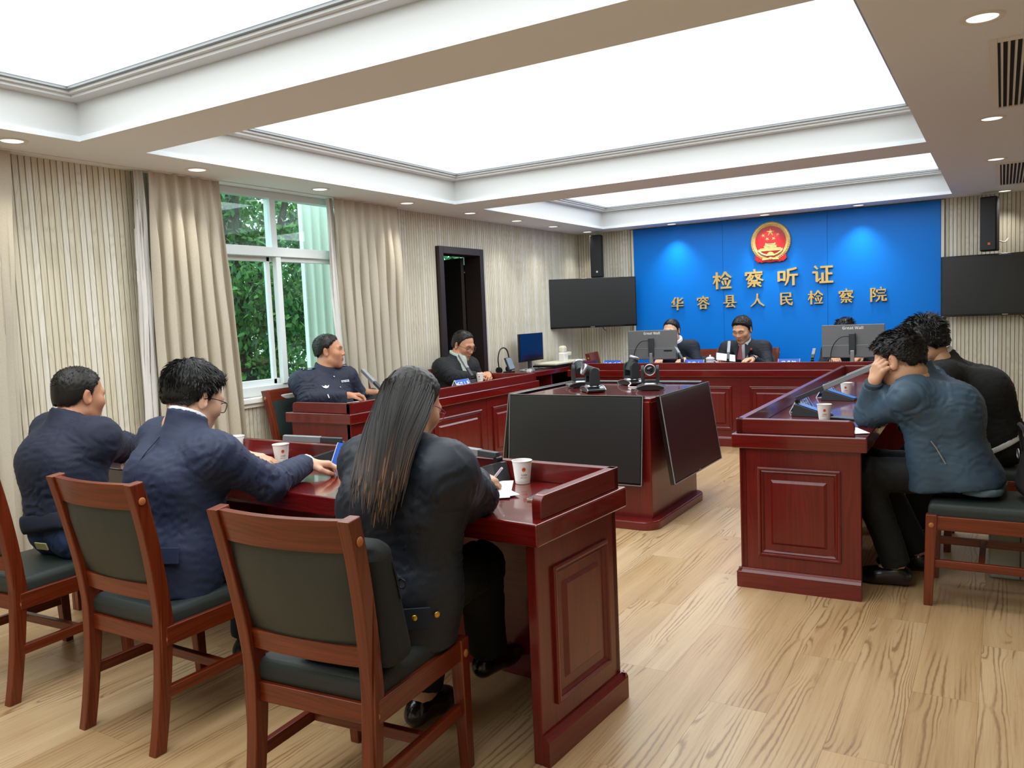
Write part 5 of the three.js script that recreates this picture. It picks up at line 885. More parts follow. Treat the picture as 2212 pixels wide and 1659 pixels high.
function person(label, o) {
  const base = V(o.pelvis[0], 0, o.pelvis[2]), t = thing('person', label, 'person', [base.x, 0, base.z]), up = V(0, 1, 0);
  const f = V(Math.sin(o.yaw), 0, Math.cos(o.yaw)), l = V(Math.cos(o.yaw), 0, -Math.sin(o.yaw)), P = V(...o.pelvis), N = V(...o.neck), sp = N.clone().sub(P).normalize(), bw = o.build ?? 1, side = { L: 1, R: -1 };
  const tf = f.clone(); if (o.twist) tf.applyAxisAngle(up, o.twist); const tl = V().crossVectors(up, tf).normalize();
  const C = P.clone().lerp(N, 0.6).addScaledVector(tf, -(o.hunch ?? 0.03)), sw = (o.shoulder ?? 0.185);
  const sh = { L: o.shL ? V(...o.shL) : N.clone().addScaledVector(sp, -0.055).addScaledVector(tl, sw), R: o.shR ? V(...o.shR) : N.clone().addScaledVector(sp, -0.055).addScaledVector(tl, -sw) };
  const wr = { L: V(...o.wrL), R: V(...o.wrR) }, el = {};
  for (const k of ['L', 'R']) el[k] = o['el' + k] ? V(...o['el' + k]) : ik(sh[k], wr[k], o.upper ?? 0.28, o.fore ?? 0.255, (o['hint' + k] ? V(...o['hint' + k]) : V(0, -1, 0).addScaledVector(tl, side[k] * 0.6)));
  const hip = {}, kn = {}, an = {}, toe = {};
  for (const k of ['L', 'R']) {
    hip[k] = P.clone().addScaledVector(l, side[k] * 0.085).addScaledVector(up, -0.02); kn[k] = o['kn' + k] ? V(...o['kn' + k]) : hip[k].clone().addScaledVector(f, 0.4).addScaledVector(l, side[k] * 0.05).setY(0.5);
    an[k] = o['an' + k] ? V(...o['an' + k]) : kn[k].clone().addScaledVector(f, -0.02).setY(0.09); const tf2 = o['toe' + k] ? V(...o['toe' + k]) : f.clone(); toe[k] = an[k].clone().addScaledVector(tf2, 0.15).setY(an[k].y - 0.055);
  }
  const hp = V(...o.head.p), hq = new THREE.Quaternion().setFromEuler(new THREE.Euler(o.head.pitch ?? 0, o.head.yaw, o.head.roll ?? 0, 'YXZ')), hs = o.head.scale ?? 1, HM = new THREE.Matrix4().compose(hp, hq, V(hs, hs, hs));
  const nk = V(0, -0.1, -0.035).applyMatrix4(HM), skin = o.face.skin;
  const finish = (g) => g.translate(-base.x, 0, -base.z);
  // ---- the body: trunk, limbs and neck, then head and hands on finer grids
  const tor = (g, pad) => [cap(P.clone().addScaledVector(tl, 0.07 * bw), C.clone().addScaledVector(tl, 0.068 * bw), 0.1 * g + pad, 0.105 * g + pad, 0.08), cap(P.clone().addScaledVector(tl, -0.07 * bw), C.clone().addScaledVector(tl, -0.068 * bw), 0.1 * g + pad, 0.105 * g + pad, 0.08),
    cap(C.clone().addScaledVector(tl, 0.068 * bw), sh.L.clone().lerp(N, 0.35).addScaledVector(sp, -0.045), 0.105 * g + pad, 0.07 * g + pad, 0.07), cap(C.clone().addScaledVector(tl, -0.068 * bw), sh.R.clone().lerp(N, 0.35).addScaledVector(sp, -0.045), 0.105 * g + pad, 0.07 * g + pad, 0.07), cap(sh.L, sh.R, 0.052 * g + pad, 0.052 * g + pad, 0.07)];
  const belly = o.belly ? [ell(P.clone().lerp(C, 0.55).addScaledVector(tf, 0.05), V(0.15, 0.15, 0.15).multiplyScalar(o.belly), 0.08)] : [];
  const body = [...tor(0.86, 0).map((q) => q), cap(N.clone().addScaledVector(sp, -0.03), nk, 0.062, 0.05, 0.05)];
  for (const k of ['L', 'R']) body.push(cap(sh[k], el[k], 0.048, 0.04, 0.05), cap(el[k], wr[k], 0.04, 0.026, 0.03), cap(hip[k], kn[k], 0.08, 0.055, 0.06), cap(kn[k], an[k], 0.055, 0.036, 0.03), cap(an[k], toe[k], 0.034, 0.024, 0.02));
  const flat = (g) => { const q = paint(g, () => skin).toNonIndexed(); return q; };
  const gs = [flat(meshField(field(body), ...bounds(body, 0.03), 0.016))];
  o.face.neckTo = N.clone().addScaledVector(tf, 0.01).applyMatrix4(HM.clone().invert()); const hf = headField(o.face), hg = meshField(hf, V(-0.115, -0.2, -0.2), V(0.115, 0.145, 0.135), o.head.cell ?? 0.0042); paint(hg, headColor(o.face)); hg.applyMatrix4(HM); gs.push(hg.toNonIndexed());
  for (const k of ['L', 'R']) { const h = o['hand' + k]; if (!h) continue; const q = handPrims({ p: wr[k], left: k === 'L', dir: V(...h.dir), back: V(...h.back), curl: h.curl, spread: h.spread, thumb: h.thumb, size: h.size }); gs.push(flat(meshField(field(q), ...bounds(q, 0.012), 0.0036))); }
  part(t, 'body', finish(mergeGeometries(gs)), M2.skin);
  // ---- clothes
  const ctx = { t, P, N, C, sp, sh, el, wr, hip, kn, an, toe, tf, tl, f, l, nk, HM, finish, base, up };
  const ja = o.jacket;
  if (ja) {
    const e = ja.ease ?? 0.02, hem = P.clone().addScaledVector(sp, ja.hem ?? -0.03), q = [...tor(0.9, e), ...belly];
    if (ja.low) q.push(cap(P.clone().addScaledVector(tl, 0.06).addScaledVector(tf, -0.02), P.clone().addScaledVector(tl, 0.06).addScaledVector(sp, ja.low).addScaledVector(tf, -0.03), 0.105 + e, 0.11 + e, 0.06), cap(P.clone().addScaledVector(tl, -0.06).addScaledVector(tf, -0.02), P.clone().addScaledVector(tl, -0.06).addScaledVector(sp, ja.low).addScaledVector(tf, -0.03), 0.105 + e, 0.11 + e, 0.06));
    for (const k of ['L', 'R']) { q.push(cap(sh[k], el[k], 0.055 + e * 0.6, 0.049 + e * 0.5, 0.06), cap(el[k], wr[k].clone().lerp(el[k], ja.cuff ?? 0.02), 0.048 + e * 0.5, (ja.wrist ?? 0.034) + e * 0.3, 0.03)); }
    const cd = sp.clone().addScaledVector(up, 0.6).normalize(); q.push(cap(N.clone().addScaledVector(cd, -0.05), N.clone().addScaledVector(cd, 0.05).addScaledVector(tf, 0.012), 0.082, 0.068, 0.045)); for (const [a, b, ra, rb] of ja.extra ?? []) q.push(cap(V(...a), V(...b), ra, rb, 0.06));
    const cuts = [{ p: ja.hemP ? V(...ja.hemP) : hem, n: ja.hemN ? V(...ja.hemN).normalize() : sp.clone().negate(), r: ja.hemR ?? 0.36 }, { p: N.clone().addScaledVector(cd, ja.collar ?? 0.035), n: cd.clone().addScaledVector(tf, 0.42).normalize(), r: 0.115 }];
    for (const k of ['L', 'R']) { const d = wr[k].clone().sub(el[k]).normalize(); cuts.push({ p: wr[k].clone().addScaledVector(d, -(ja.cuff ?? 0.02) * 0.25), n: d, r: 0.1 }); }
    ctx.jacketField = field(q, cuts); ctx.hull = field(q);
    const spots = [[el.L, 0.1], [el.R, 0.1], [sh.L, 0.08], [sh.R, 0.08], [P.clone().addScaledVector(sp, 0.12), 0.16]];
    const g = crease(meshField(ctx.jacketField, ...bounds(q, 0.03), ja.cell ?? 0.0095), q, ja.fold ?? 0.008, ja.freq ?? 26, spots, o.pelvis[0] * 7);
    const m = part(t, ja.name ?? 'jacket', finish(g), ja.mat);
    ctx.jacket = m;
  }
  const tr = o.trousers;
  if (tr) {
    const e = tr.ease ?? 0.016, q = [cap(P.clone().addScaledVector(l, 0.07), P.clone().addScaledVector(l, -0.07), (tr.seat ?? 0.097) + e * 0.3, (tr.seat ?? 0.097) + e * 0.3, 0.06), cap(P.clone().addScaledVector(l, 0.055).addScaledVector(sp, 0.1), P.clone().addScaledVector(l, -0.055).addScaledVector(sp, 0.1), (tr.seat ?? 0.097) - 0.01, (tr.seat ?? 0.097) - 0.01, 0.06)];
    for (const k of ['L', 'R']) q.push(cap(hip[k], kn[k], 0.08 + e * 0.6, 0.06 + e, 0.05), cap(kn[k], an[k], 0.06 + e, (tr.ankle ?? 0.048) + e, 0.03));
    const cuts = [{ p: P.clone().addScaledVector(sp, 0.15), n: up, r: 0.2 }]; for (const k of ['L', 'R']) cuts.push({ p: an[k].clone().lerp(kn[k], tr.crop ?? 0.02), n: an[k].clone().sub(kn[k]).normalize(), r: 0.13 });
    part(t, 'trousers', finish(crease(meshField(field(q, cuts), ...bounds(q, 0.03), 0.0115), q, tr.fold ?? 0.007, 22, [[kn.L, 0.12], [kn.R, 0.12], [hip.L, 0.12], [hip.R, 0.12]], o.pelvis[2] * 5)), tr.mat);
    for (const k of ['L', 'R']) {
      const d = toe[k].clone().sub(an[k]).setY(0).normalize(), s = [cap(an[k].clone().addScaledVector(d, -0.03).setY(an[k].y - 0.045), an[k].clone().addScaledVector(d, 0.13).setY(an[k].y - 0.052), 0.041, 0.036, 0.02), cap(an[k].clone().setY(an[k].y - 0.02), an[k].clone().addScaledVector(d, 0.07).setY(an[k].y - 0.045), 0.04, 0.036, 0.03), cap(an[k].clone().addScaledVector(d, 0.1).setY(an[k].y - 0.055), an[k].clone().addScaledVector(d, 0.175).setY(an[k].y - 0.06), 0.038, 0.022, 0.03)];
      const y0 = an[k].y - 0.088; part(t, 'shoe', finish(meshField(field(s, [{ p: V(an[k].x, y0, an[k].z), n: V(0, -1, 0), r: 0.4 }]), ...bounds(s, 0.02), 0.007)), tr.shoe ?? M.black);
    }
  }
  if (o.shirt) {                                                   // shows at the collar and the cuffs
    const q = [cap(N.clone().addScaledVector(sp, -0.02).addScaledVector(tf, 0.012), N.clone().addScaledVector(sp.clone().addScaledVector(up, 0.6).normalize(), 0.07).addScaledVector(tf, 0.012), 0.07, 0.0615, 0.03)], cn = sp.clone().addScaledVector(up, 0.6).normalize(), cuts = [{ p: N.clone().addScaledVector(cn, 0.056), n: cn.clone().addScaledVector(tf, 0.4).normalize(), r: 0.2 }];
    if (o.shirt.front) { const a = N.clone().addScaledVector(tf, 0.07).addScaledVector(sp, -0.02), b = C.clone().addScaledVector(tf, 0.098); q.push(cap(a, b, 0.05, 0.055, 0.03)); }
    part(t, 'shirt', finish(meshField(field(q, cuts), ...bounds(q, 0.02), 0.006)), o.shirt.mat);
    for (const k of o.shirt.cuffs ?? []) { const d = wr[k].clone().sub(el[k]).normalize(), c = [cap(wr[k].clone().addScaledVector(d, -0.05), wr[k].clone().addScaledVector(d, 0.01), 0.039, 0.037, 0.01)]; part(t, 'shirt_cuff', finish(meshField(field(c, [{ p: wr[k].clone().addScaledVector(d, 0.012), n: d, r: 0.2 }]), ...bounds(c, 0.02), 0.005)), o.shirt.mat); }
  }
  if (o.hair) { const h = o.hair.make ? o.hair.make(HM, o, ctx) : shortHair(o.face).applyMatrix4(HM); part(t, 'hair', finish(h), o.hair.mat ?? hairMat(o.hair.color ?? 0x15120f)).userData.label = o.hair.label ?? 'dark hair'; }
  if (o.glasses) {
    const g = [], w = 0.047 * (o.face.wide ?? 1) ** 0.5, y = 0.004, z = 0.104;
    for (const s of [-1, 1]) { const r = []; for (let i = 0; i < 24; i++) { const a = i / 24 * 6.283, cx = Math.cos(a), cy = Math.sin(a); r.push(V(s * 0.034 + Math.sign(cx) * Math.pow(Math.abs(cx), 0.6) * 0.026, y - 0.004 + Math.sign(cy) * Math.pow(Math.abs(cy), 0.6) * 0.018, z - Math.abs(s * 0.034 + cx * 0.026) * 0.14)); } g.push(new THREE.TubeGeometry(new THREE.CatmullRomCurve3(r, true), 48, 0.0016, 6, true)); g.push(tube([[s * 0.06, y + 0.008, z - 0.01], [s * 0.078, y + 0.01, z - 0.028], [s * 0.084 * (o.face.wide ?? 1), y + 0.008, 0.02], [s * 0.086 * (o.face.wide ?? 1), y - 0.004, -0.018]], 0.0016, 16, 6)); }
    g.push(tube([[-0.009, y + 0.004, z - 0.002], [0, y + 0.007, z + 0.001], [0.009, y + 0.004, z - 0.002]], 0.0016, 8, 6));
    const e = new THREE.Group(); e.name = 'eyeglasses'; t.add(e);
    part(e, 'frame', finish(merge(g).applyMatrix4(HM)), std(o.glasses, 0.3));
    for (const s of [-1, 1]) part(e, 'lens', finish(extr(roundRect(0.05, 0.034, 0.012), 0.0012).rotateY(s * 0.14).translate(s * 0.034, y - 0.004, z - 0.0055).applyMatrix4(HM)), phy(0xffffff, 0.02, { transmission: 1, thickness: 0, ior: 1.5 }));
  }
  return ctx;
}
// the point where a ray from outside meets the jacket, with its normal: small sewn-on things sit there
function onJacket(ctx, from, dir) {
  const p = from.clone(), d = dir.clone().normalize(); for (let i = 0; i < 80; i++) { const s = ctx.jacketField(p.x, p.y, p.z); if (s < 0.0005) break; p.addScaledVector(d, Math.max(0.0005, s * 0.7)); }
  const h = 0.004, F = ctx.jacketField, n = V(F(p.x + h, p.y, p.z) - F(p.x - h, p.y, p.z), F(p.x, p.y + h, p.z) - F(p.x, p.y - h, p.z), F(p.x, p.y, p.z + h) - F(p.x, p.y, p.z - h)).normalize();
  return [p, n];
}
function sewOn(ctx, name, geo, mat, from, dir, roll = 0, lift = 0.004) {     // geo faces +z with +y up
  const [p, n] = onJacket(ctx, from, dir), q = new THREE.Quaternion().setFromRotationMatrix(new THREE.Matrix4().lookAt(n, V(), V(0, 1, 0)));
  const m = part(ctx.t, name, geo, mat, p.addScaledVector(n, lift).sub(ctx.base).toArray()); m.quaternion.copy(q); m.rotateZ(roll); return m;
}
// ---------------------------------------------------------------- the people
const weave = texture(128, 128, (u, v) => 0.5 + 0.25 * tile(u, v, 50, 50, 3) + 0.25 * tile(u, v, 90, 20, 6), 0.05, 0.05, false);
const fab = (hex, rough = 0.82, sheen = 0.25) => phy(hex, rough, { sheen, sheenColor: new THREE.Color(hex).lerp(new THREE.Color(0xffffff), 0.25), sheenRoughness: 0.5 });
const SK = { a: lin(206, 152, 118), b: lin(214, 165, 132), c: lin(196, 140, 108), d: lin(222, 176, 146) };
// long straight hair: strands that slide down over the head and the back, brown towards the dyed ends
function longHair(HM, o, ctx) {
  const inv = HM.clone().invert(), skull = [ell(V(0, 0.03, -0.014), V(0.08, 0.09, 0.1), 0.02), ell(V(0, -0.03, -0.015), V(0.066, 0.085, 0.075), 0.03)], sf = field(skull), q = V(), pos = [], col = [];
  const out = (p, lay) => { for (let i = 0; i < 3; i++) {
    q.copy(p).applyMatrix4(inv); let d = sf(q.x, q.y, q.z) - 0.004 - lay; if (d < 0) { const h = 0.003, n = V(sf(q.x + h, q.y, q.z) - sf(q.x - h, q.y, q.z), sf(q.x, q.y + h, q.z) - sf(q.x, q.y - h, q.z), sf(q.x, q.y, q.z + h) - sf(q.x, q.y, q.z - h)).normalize(); q.addScaledVector(n, -d); p.copy(q).applyMatrix4(HM); }
    d = ctx.hull(p.x, p.y, p.z) - 0.008 - lay; if (d < 0) { const h = 0.004, F = ctx.hull, n = V(F(p.x + h, p.y, p.z) - F(p.x - h, p.y, p.z), F(p.x, p.y + h, p.z) - F(p.x, p.y - h, p.z), F(p.x, p.y, p.z + h) - F(p.x, p.y, p.z - h)).normalize(); p.addScaledVector(n, -d); } } };
  const dark = lin(40, 36, 34), brown = lin(156, 108, 70), part0 = 0.01, R = 7;
  for (let k = 0; k < 2600; k++) {
    const a = rr(-1, 1) * 2.75 + Math.PI, e = Math.asin(rr(-0.12, 1)), dir = V(Math.sin(a) * Math.cos(e), Math.sin(e), Math.cos(a) * Math.cos(e));
    if (dir.z > 0.05 && dir.y < 0.72) continue;
    const lay = 0.016 * rnd() * rnd(), p = V(dir.x * 0.082, 0.03 + dir.y * 0.092, -0.014 + dir.z * 0.102).applyMatrix4(HM), pts = [p.clone()], tot = rr(0.33, 0.46) - 0.25 * clamp(p.y - 1.1, -0.1, 0.1), n = 17, s = tot / n, dye = rnd() < 0.27 ? rr(0.3, 0.9) : rr(0, 0.15), sway = V(N3(a * 2, e * 2, 1), 0, N3(a * 2, e * 2, 5)).multiplyScalar(0.12);
    for (let i = 0; i < n; i++) { const top = i < 4 ? (4 - i) / 4 : 0; q.copy(p).applyMatrix4(inv); const back = ctx.tf.clone().multiplyScalar(-0.25 - 0.55 * top * smooth(0.02, 0.1, q.y)).addScaledVector(ctx.tl, Math.sign(dir.x || 1) * 0.5 * top * smooth(0.03, 0.11, q.y)); const st = V(0, -1, 0).add(back).add(sway).normalize(), jd = ctx.hull(p.x, p.y, p.z); if (jd < 0.045 + lay) { const h = 0.004, F = ctx.hull, nn = V(F(p.x + h, p.y, p.z) - F(p.x - h, p.y, p.z), F(p.x, p.y + h, p.z) - F(p.x, p.y - h, p.z), F(p.x, p.y, p.z + h) - F(p.x, p.y, p.z - h)).normalize(); const lx = p.clone().sub(ctx.N).dot(ctx.tl); st.addScaledVector(ctx.tf, -1.1).addScaledVector(ctx.tl, -0.4 - lx * 2.2); st.addScaledVector(nn, -st.dot(nn)).normalize(); } p.addScaledVector(st, s); out(p, lay * (1 + i / n)); pts.push(p.clone()); }
    for (let m = 0; m < 16; m++) for (let i = 2; i < n; i++) { pts[i].lerp(pts[i - 1].clone().add(pts[i + 1]).multiplyScalar(0.5), 0.6); if (m % 5 === 4) out(pts[i], lay); }
    if (pts[n].y > ctx.N.y - 0.07 || pts[n].clone().sub(ctx.N).dot(ctx.tf) > 0.02) continue;
    const r = rr(0.0013, 0.0024), rings = pts.map((c, i) => { const d = (pts[i + 1] ?? c).clone().sub(pts[i - 1] ?? c).normalize(), u = V(0.3, 0.1, 1).cross(d).normalize(), v = d.clone().cross(u), w = r * (i === n ? 0.25 : 1); return [0, 1, 2].map((m) => c.clone().addScaledVector(u, Math.cos(m * 2.094) * w).addScaledVector(v, Math.sin(m * 2.094) * w)); });
    for (let i = 0; i < n; i++) { const c0 = mix(dark, brown, dye * smooth(0.5, 0.95, i / n)), c1 = mix(dark, brown, dye * smooth(0.5, 0.95, (i + 1) / n)); for (let m = 0; m < 3; m++) { const e2 = (m + 1) % 3, A = rings[i], B = rings[i + 1]; for (const [w, c] of [[A[m], c0], [A[e2], c0], [B[e2], c1], [A[m], c0], [B[e2], c1], [B[m], c1]]) { pos.push(w.x, w.y, w.z); col.push(...c); } } }
  }
  const g = new THREE.BufferGeometry(); g.setAttribute('position', new THREE.Float32BufferAttribute(pos, 3)); g.setAttribute('color', new THREE.Float32BufferAttribute(col, 3)); g.computeVertexNormals();
  const b = shortHair({ ...o.face, thick: 0.008, locks: 10, nape: -0.1 }).applyMatrix4(HM); paint(b, () => dark);
  return mergeGeometries([g, b]);
}
const PI = Math.PI, trousersDark = fab(0x0f1114), trousersNavy = fab(0x151b2a);
// 1: man in a navy jacket and jeans, cut by the near desk's far end
{
  const c = person('man in a dark navy jacket and blue jeans at the near desk', {
    pelvis: [-3.3, 0.555, -1.84], neck: [-3.385, 0.995, -1.92], yaw: PI, hunch: 0.025, build: 1.02, shL: [-3.58, 0.93, -1.97], shR: [-3.2, 0.915, -1.94], wrR: [-3.57, 0.815, -2.36], wrL: [-3.78, 0.81, -2.38],
    head: { p: [-3.41, 1.085, -2.0], yaw: PI - 0.05, pitch: 0.16, scale: 1.0 }, face: { skin: SK.c, thick: 0.006, fade: 0.002, lock: 0.009, locks: 1700, stand: 0.6, nape: -0.055, sideUp: 0.012, wide: 1.06 }, hair: { color: 0x1b1814, label: 'very short black hair' },
    handR: { dir: [-0.9, -0.1, -0.2], back: [0, 1, 0], curl: 0.4 }, handL: { dir: [0.8, -0.1, -0.4], back: [0, 1, 0], curl: 0.4 },
    jacket: { mat: fab(0x151c33, 0.75), ease: 0.03, hem: 0.0, fold: 0.009, collar: 0.03 }, trousers: { mat: fab(0x24395c, 0.85), fold: 0.009, shoe: M.black } });
  const w = c.P.clone().addScaledVector(c.sp, 0.035); // waistband and its leather patch
  part(c.t, 'hem_rib', c.finish(crease(meshField(field([cap(w.clone().addScaledVector(c.tl, 0.078), w.clone().addScaledVector(c.tl, -0.078), 0.136, 0.136, 0.03)], [{ p: w.clone().addScaledVector(c.sp, 0.03), n: c.sp, r: 0.4 }, { p: w.clone().addScaledVector(c.sp, -0.04), n: c.sp.clone().negate(), r: 0.4 }]), ...bounds([cap(w.clone().addScaledVector(c.tl, 0.1), w.clone().addScaledVector(c.tl, -0.1), 0.15)], 0.02), 0.009), [cap(w, w.clone().addScaledVector(c.sp, 0.05), 0.1)], 0.002, 60)), fab(0x141a2c));
  part(c.t, 'waistband_patch', rbox(0.085, 0.03, 0.006, 0.002), std(0xb5ac72, 0.7), [0.02, 0.515, 0.125], [0.25, 0, 0.06]);
}
// 2: man in a navy suit and glasses
{
  const suit = fab(0x212b47, 0.7);
  const c = person('man in a navy suit and glasses beside the woman with long hair', {
    pelvis: [-2.5, 0.555, -1.78], neck: [-2.515, 1.01, -1.85], yaw: PI, hunch: 0.03, build: 1.08, shL: [-2.715, 0.945, -1.89], shR: [-2.315, 0.915, -1.82], elR: [-2.265, 0.783, -2.0], wrR: [-2.345, 0.806, -2.262], wrL: [-2.8, 0.806, -2.33],
    head: { p: [-2.545, 1.095, -1.92], yaw: PI - 0.12, pitch: 0.4, scale: 1.04 }, face: { skin: SK.d, thick: 0.018, fade: 0.008, lock: 0.036, locks: 3200, stand: 0.22, mess: 0.22, nape: -0.045 }, hair: { color: 0x12100e, label: 'thick black hair' }, glasses: 0x15161a,
    handR: { dir: [0.62, -0.12, -0.75], back: [-0.1, 1, -0.1], curl: [0.55, 0.5, 0.5, 0.55], thumb: 0.6 }, handL: { dir: [0.85, -0.22, -0.5], back: [0.1, 1, 0], curl: [0.2, 0.25, 0.3, 0.35], thumb: 0.2 },
    jacket: { mat: suit, ease: 0.019, hem: -0.13, low: -0.16, fold: 0.009, freq: 20, collar: 0.046, cuff: 0.03 }, trousers: { mat: trousersNavy }, shirt: { mat: std(0xe8ebf0, 0.8), cuffs: ['R', 'L'] } });
  sewOn(c, 'pocket_flap', rbox(0.15, 0.055, 0.006, 0.003), suit, V(-2.15, 0.6, -1.5), V(-0.72, 0, -0.4), 0.05, 0.006);
  const seam = [[-2.53, 0.98], [-2.545, 0.9], [-2.56, 0.8], [-2.57, 0.7], [-2.57, 0.62]].map(([x, y]) => { const [p, n] = onJacket(c, V(x, y, -1.3), V(0, 0, -1)); return p.addScaledVector(n, 0.0035); });
  part(c.t, 'back_seam', c.finish(tube(seam, 0.0022, 24, 5)), suit);
}
// 3: woman with long hair
{
  const coat = fab(0x131b28, 0.62, 0.15);
  const c = person('woman with long straight dark hair in a black coat, writing at the near desk', {
    pelvis: [-1.535, 0.555, -1.83], neck: [-1.5, 0.995, -1.86], yaw: PI, hunch: 0.02, build: 0.98, shoulder: 0.17, shL: [-1.69, 0.915, -1.89], shR: [-1.345, 0.915, -1.83], elR: [-1.385, 0.8, -2.02], wrR: [-1.52, 0.802, -2.235], wrL: [-1.75, 0.806, -2.24],
    head: { p: [-1.535, 1.09, -1.93], yaw: PI - 0.1, pitch: 0.5, scale: 0.92 }, face: { skin: SK.d, female: true, nape: -0.1 }, hair: { make: longHair, mat: phy(0xffffff, 0.45, { vertexColors: true, specularIntensity: 0.7 }), label: 'long straight dark hair with brown ends' }, glasses: 0xb0306a,
    handR: { dir: [0.05, -0.1, -0.95], back: [0.35, 0.9, 0], curl: [0.7, 0.75, 0.8, 0.85], thumb: 0.8, size: 0.92 }, handL: { dir: [0.4, -0.1, -0.9], back: [0, 1, 0], curl: 0.35, size: 0.92 },
    knR: [-1.5, 0.52, -2.2], knL: [-1.66, 0.5, -2.18], anR: [-1.57, 0.16, -2.33], anL: [-1.66, 0.09, -2.05], toeR: [0.1, -0.4, -0.9],
    jacket: { mat: coat, name: 'coat', ease: 0.03, hem: -0.13, low: -0.15, fold: 0.011, freq: 20, wrist: 0.04, collar: 0.03 }, trousers: { mat: trousersDark, ankle: 0.055, crop: 0.06, shoe: phy(0x0b0b0c, 0.25, { clearcoat: 0.6 }) } });
  sewOn(c, 'pocket_flap', rbox(0.17, 0.06, 0.006, 0.003), coat, V(-1.15, 0.53, -1.5), V(-0.8, 0, -0.55), 0.06, 0.006);
  for (const [dx, dz] of [[0.0, 0.0], [0.03, -0.05]]) sewOn(c, 'gold_button', new THREE.SphereGeometry(0.009, 14, 8).scale(1, 1, 0.45), std(0xd2a43a, 0.3, { metalness: 0.8 }), V(-1.12 + dx, 0.535, -1.52 + dz), V(-0.8, 0, -0.55), 0, 0.012);
  pen('white pen in the hand of the writing woman', [-1.545, 0.765, -2.35], [-1.465, 0.835, -2.315], 0xd9cfe6);
}
// 4: uniformed officer
{
  const uni = fab(0x171e33, 0.7), white = std(0xdfe3ea, 0.5);
  const c = person('officer in a dark blue uniform with shoulder marks, below the window', {
    pelvis: [-4.42, 0.555, -4.53], neck: [-4.46, 1.0, -4.54], yaw: PI / 2, twist: 0.1, hunch: 0.0, build: 1.25, belly: 1.1, shR: [-4.5, 0.925, -4.335], shL: [-4.42, 0.93, -4.755], elR: [-4.4, 0.806, -4.3], wrR: [-4.22, 0.812, -4.53], wrL: [-4.16, 0.81, -4.76],
    head: { p: [-4.445, 1.14, -4.6], yaw: 2.2, pitch: -0.02, scale: 1.05, cell: 0.0033 }, face: { skin: SK.c, wide: 1.1, jaw: 1.18, neck: 1.15, thick: 0.008, fade: 0.002, lock: 0.01, locks: 1500, stand: 0.65, nape: -0.045, sideUp: 0.022, stubble: 0.3 }, hair: { color: 0x1a1613, label: 'short cropped black hair' },
    handR: { dir: [0.45, -0.05, -0.85], back: [-0.2, 0.9, 0.1], curl: 0.55, thumb: 0.7 }, handL: { dir: [0.75, -0.1, -0.3], back: [0, 1, 0], curl: 0.5, thumb: 0.5 },
    jacket: { mat: uni, name: 'uniform_jacket', ease: 0.028, hem: -0.06, fold: 0.01, collar: 0.05 }, trousers: { mat: trousersNavy } });
  for (const s of [1, -1]) {
    const S = s > 0 ? c.sh.R : c.sh.L, at = S.clone().lerp(c.N, 0.32), [p, n] = onJacket(c, at.clone().setY(1.3), V(0, -1, 0)), ax = S.clone().sub(c.N); ax.addScaledVector(n, -ax.dot(n)).normalize();
    const b = part(c.t, 'shoulder_board', rbox(0.12, 0.05, 0.006, 0.003), fab(0x121829), p.clone().addScaledVector(n, 0.008).sub(c.base).toArray()); b.quaternion.setFromRotationMatrix(new THREE.Matrix4().makeBasis(ax, V().crossVectors(n, ax), n));
    part(b, 'rank_bar', merge([box(0.006, 0.036, 0.002, 0.04, 0, 0.004), box(0.006, 0.036, 0.002, 0.028, 0, 0.004)]), white); part(b, 'rank_star', cyl(0.007, 0.007, 0.002, 6).rotateX(PI / 2).translate(-0.018, 0, 0.004), white);
  }
  const out = V(-1, 0, 0);
  sewOn(c, 'chest_badge', extr([[-0.03, 0.012], [-0.012, 0.004], [0, 0.014], [0.012, 0.004], [0.03, 0.012], [0.018, -0.008], [0, -0.016], [-0.018, -0.008]], 0.002), white, V(-3.9, 0.885, -4.41), out); sewOn(c, 'number_patch', lettering('070838', 0.018, 0.001), white, V(-3.9, 0.9, -4.63), out, 0, 0.006);
  for (const y of [0.95, 0.87]) sewOn(c, 'button', new THREE.SphereGeometry(0.007, 10, 6).scale(1, 1, 0.4), M.silver, V(-3.9, y, -4.545), out, 0, 0.004);
  sewOn(c, 'cuff_mark', box(0.008, 0.03, 0.002), white, V(-4.27, 0.82, -4.2), V(0, 0, -1), 0.3, 0.004);
  const us = [cap(c.N.clone().addScaledVector(c.sp, -0.02).addScaledVector(c.tf, 0.012), c.N.clone().addScaledVector(c.sp, 0.03).addScaledVector(c.tf, 0.008), 0.066, 0.061, 0.02)];
  part(c.t, 'undershirt', c.finish(meshField(field(us, [{ p: c.N.clone().addScaledVector(c.sp, 0.03), n: c.sp.clone().addScaledVector(c.tf, 0.3).normalize(), r: 0.2 }]), ...bounds(us, 0.03), 0.006)), M.blackMatt);
  pen('dark pen between the hands of the officer', [-4.16, 0.775, -4.66], [-4.19, 0.86, -4.59], 0x1c1d20);
}
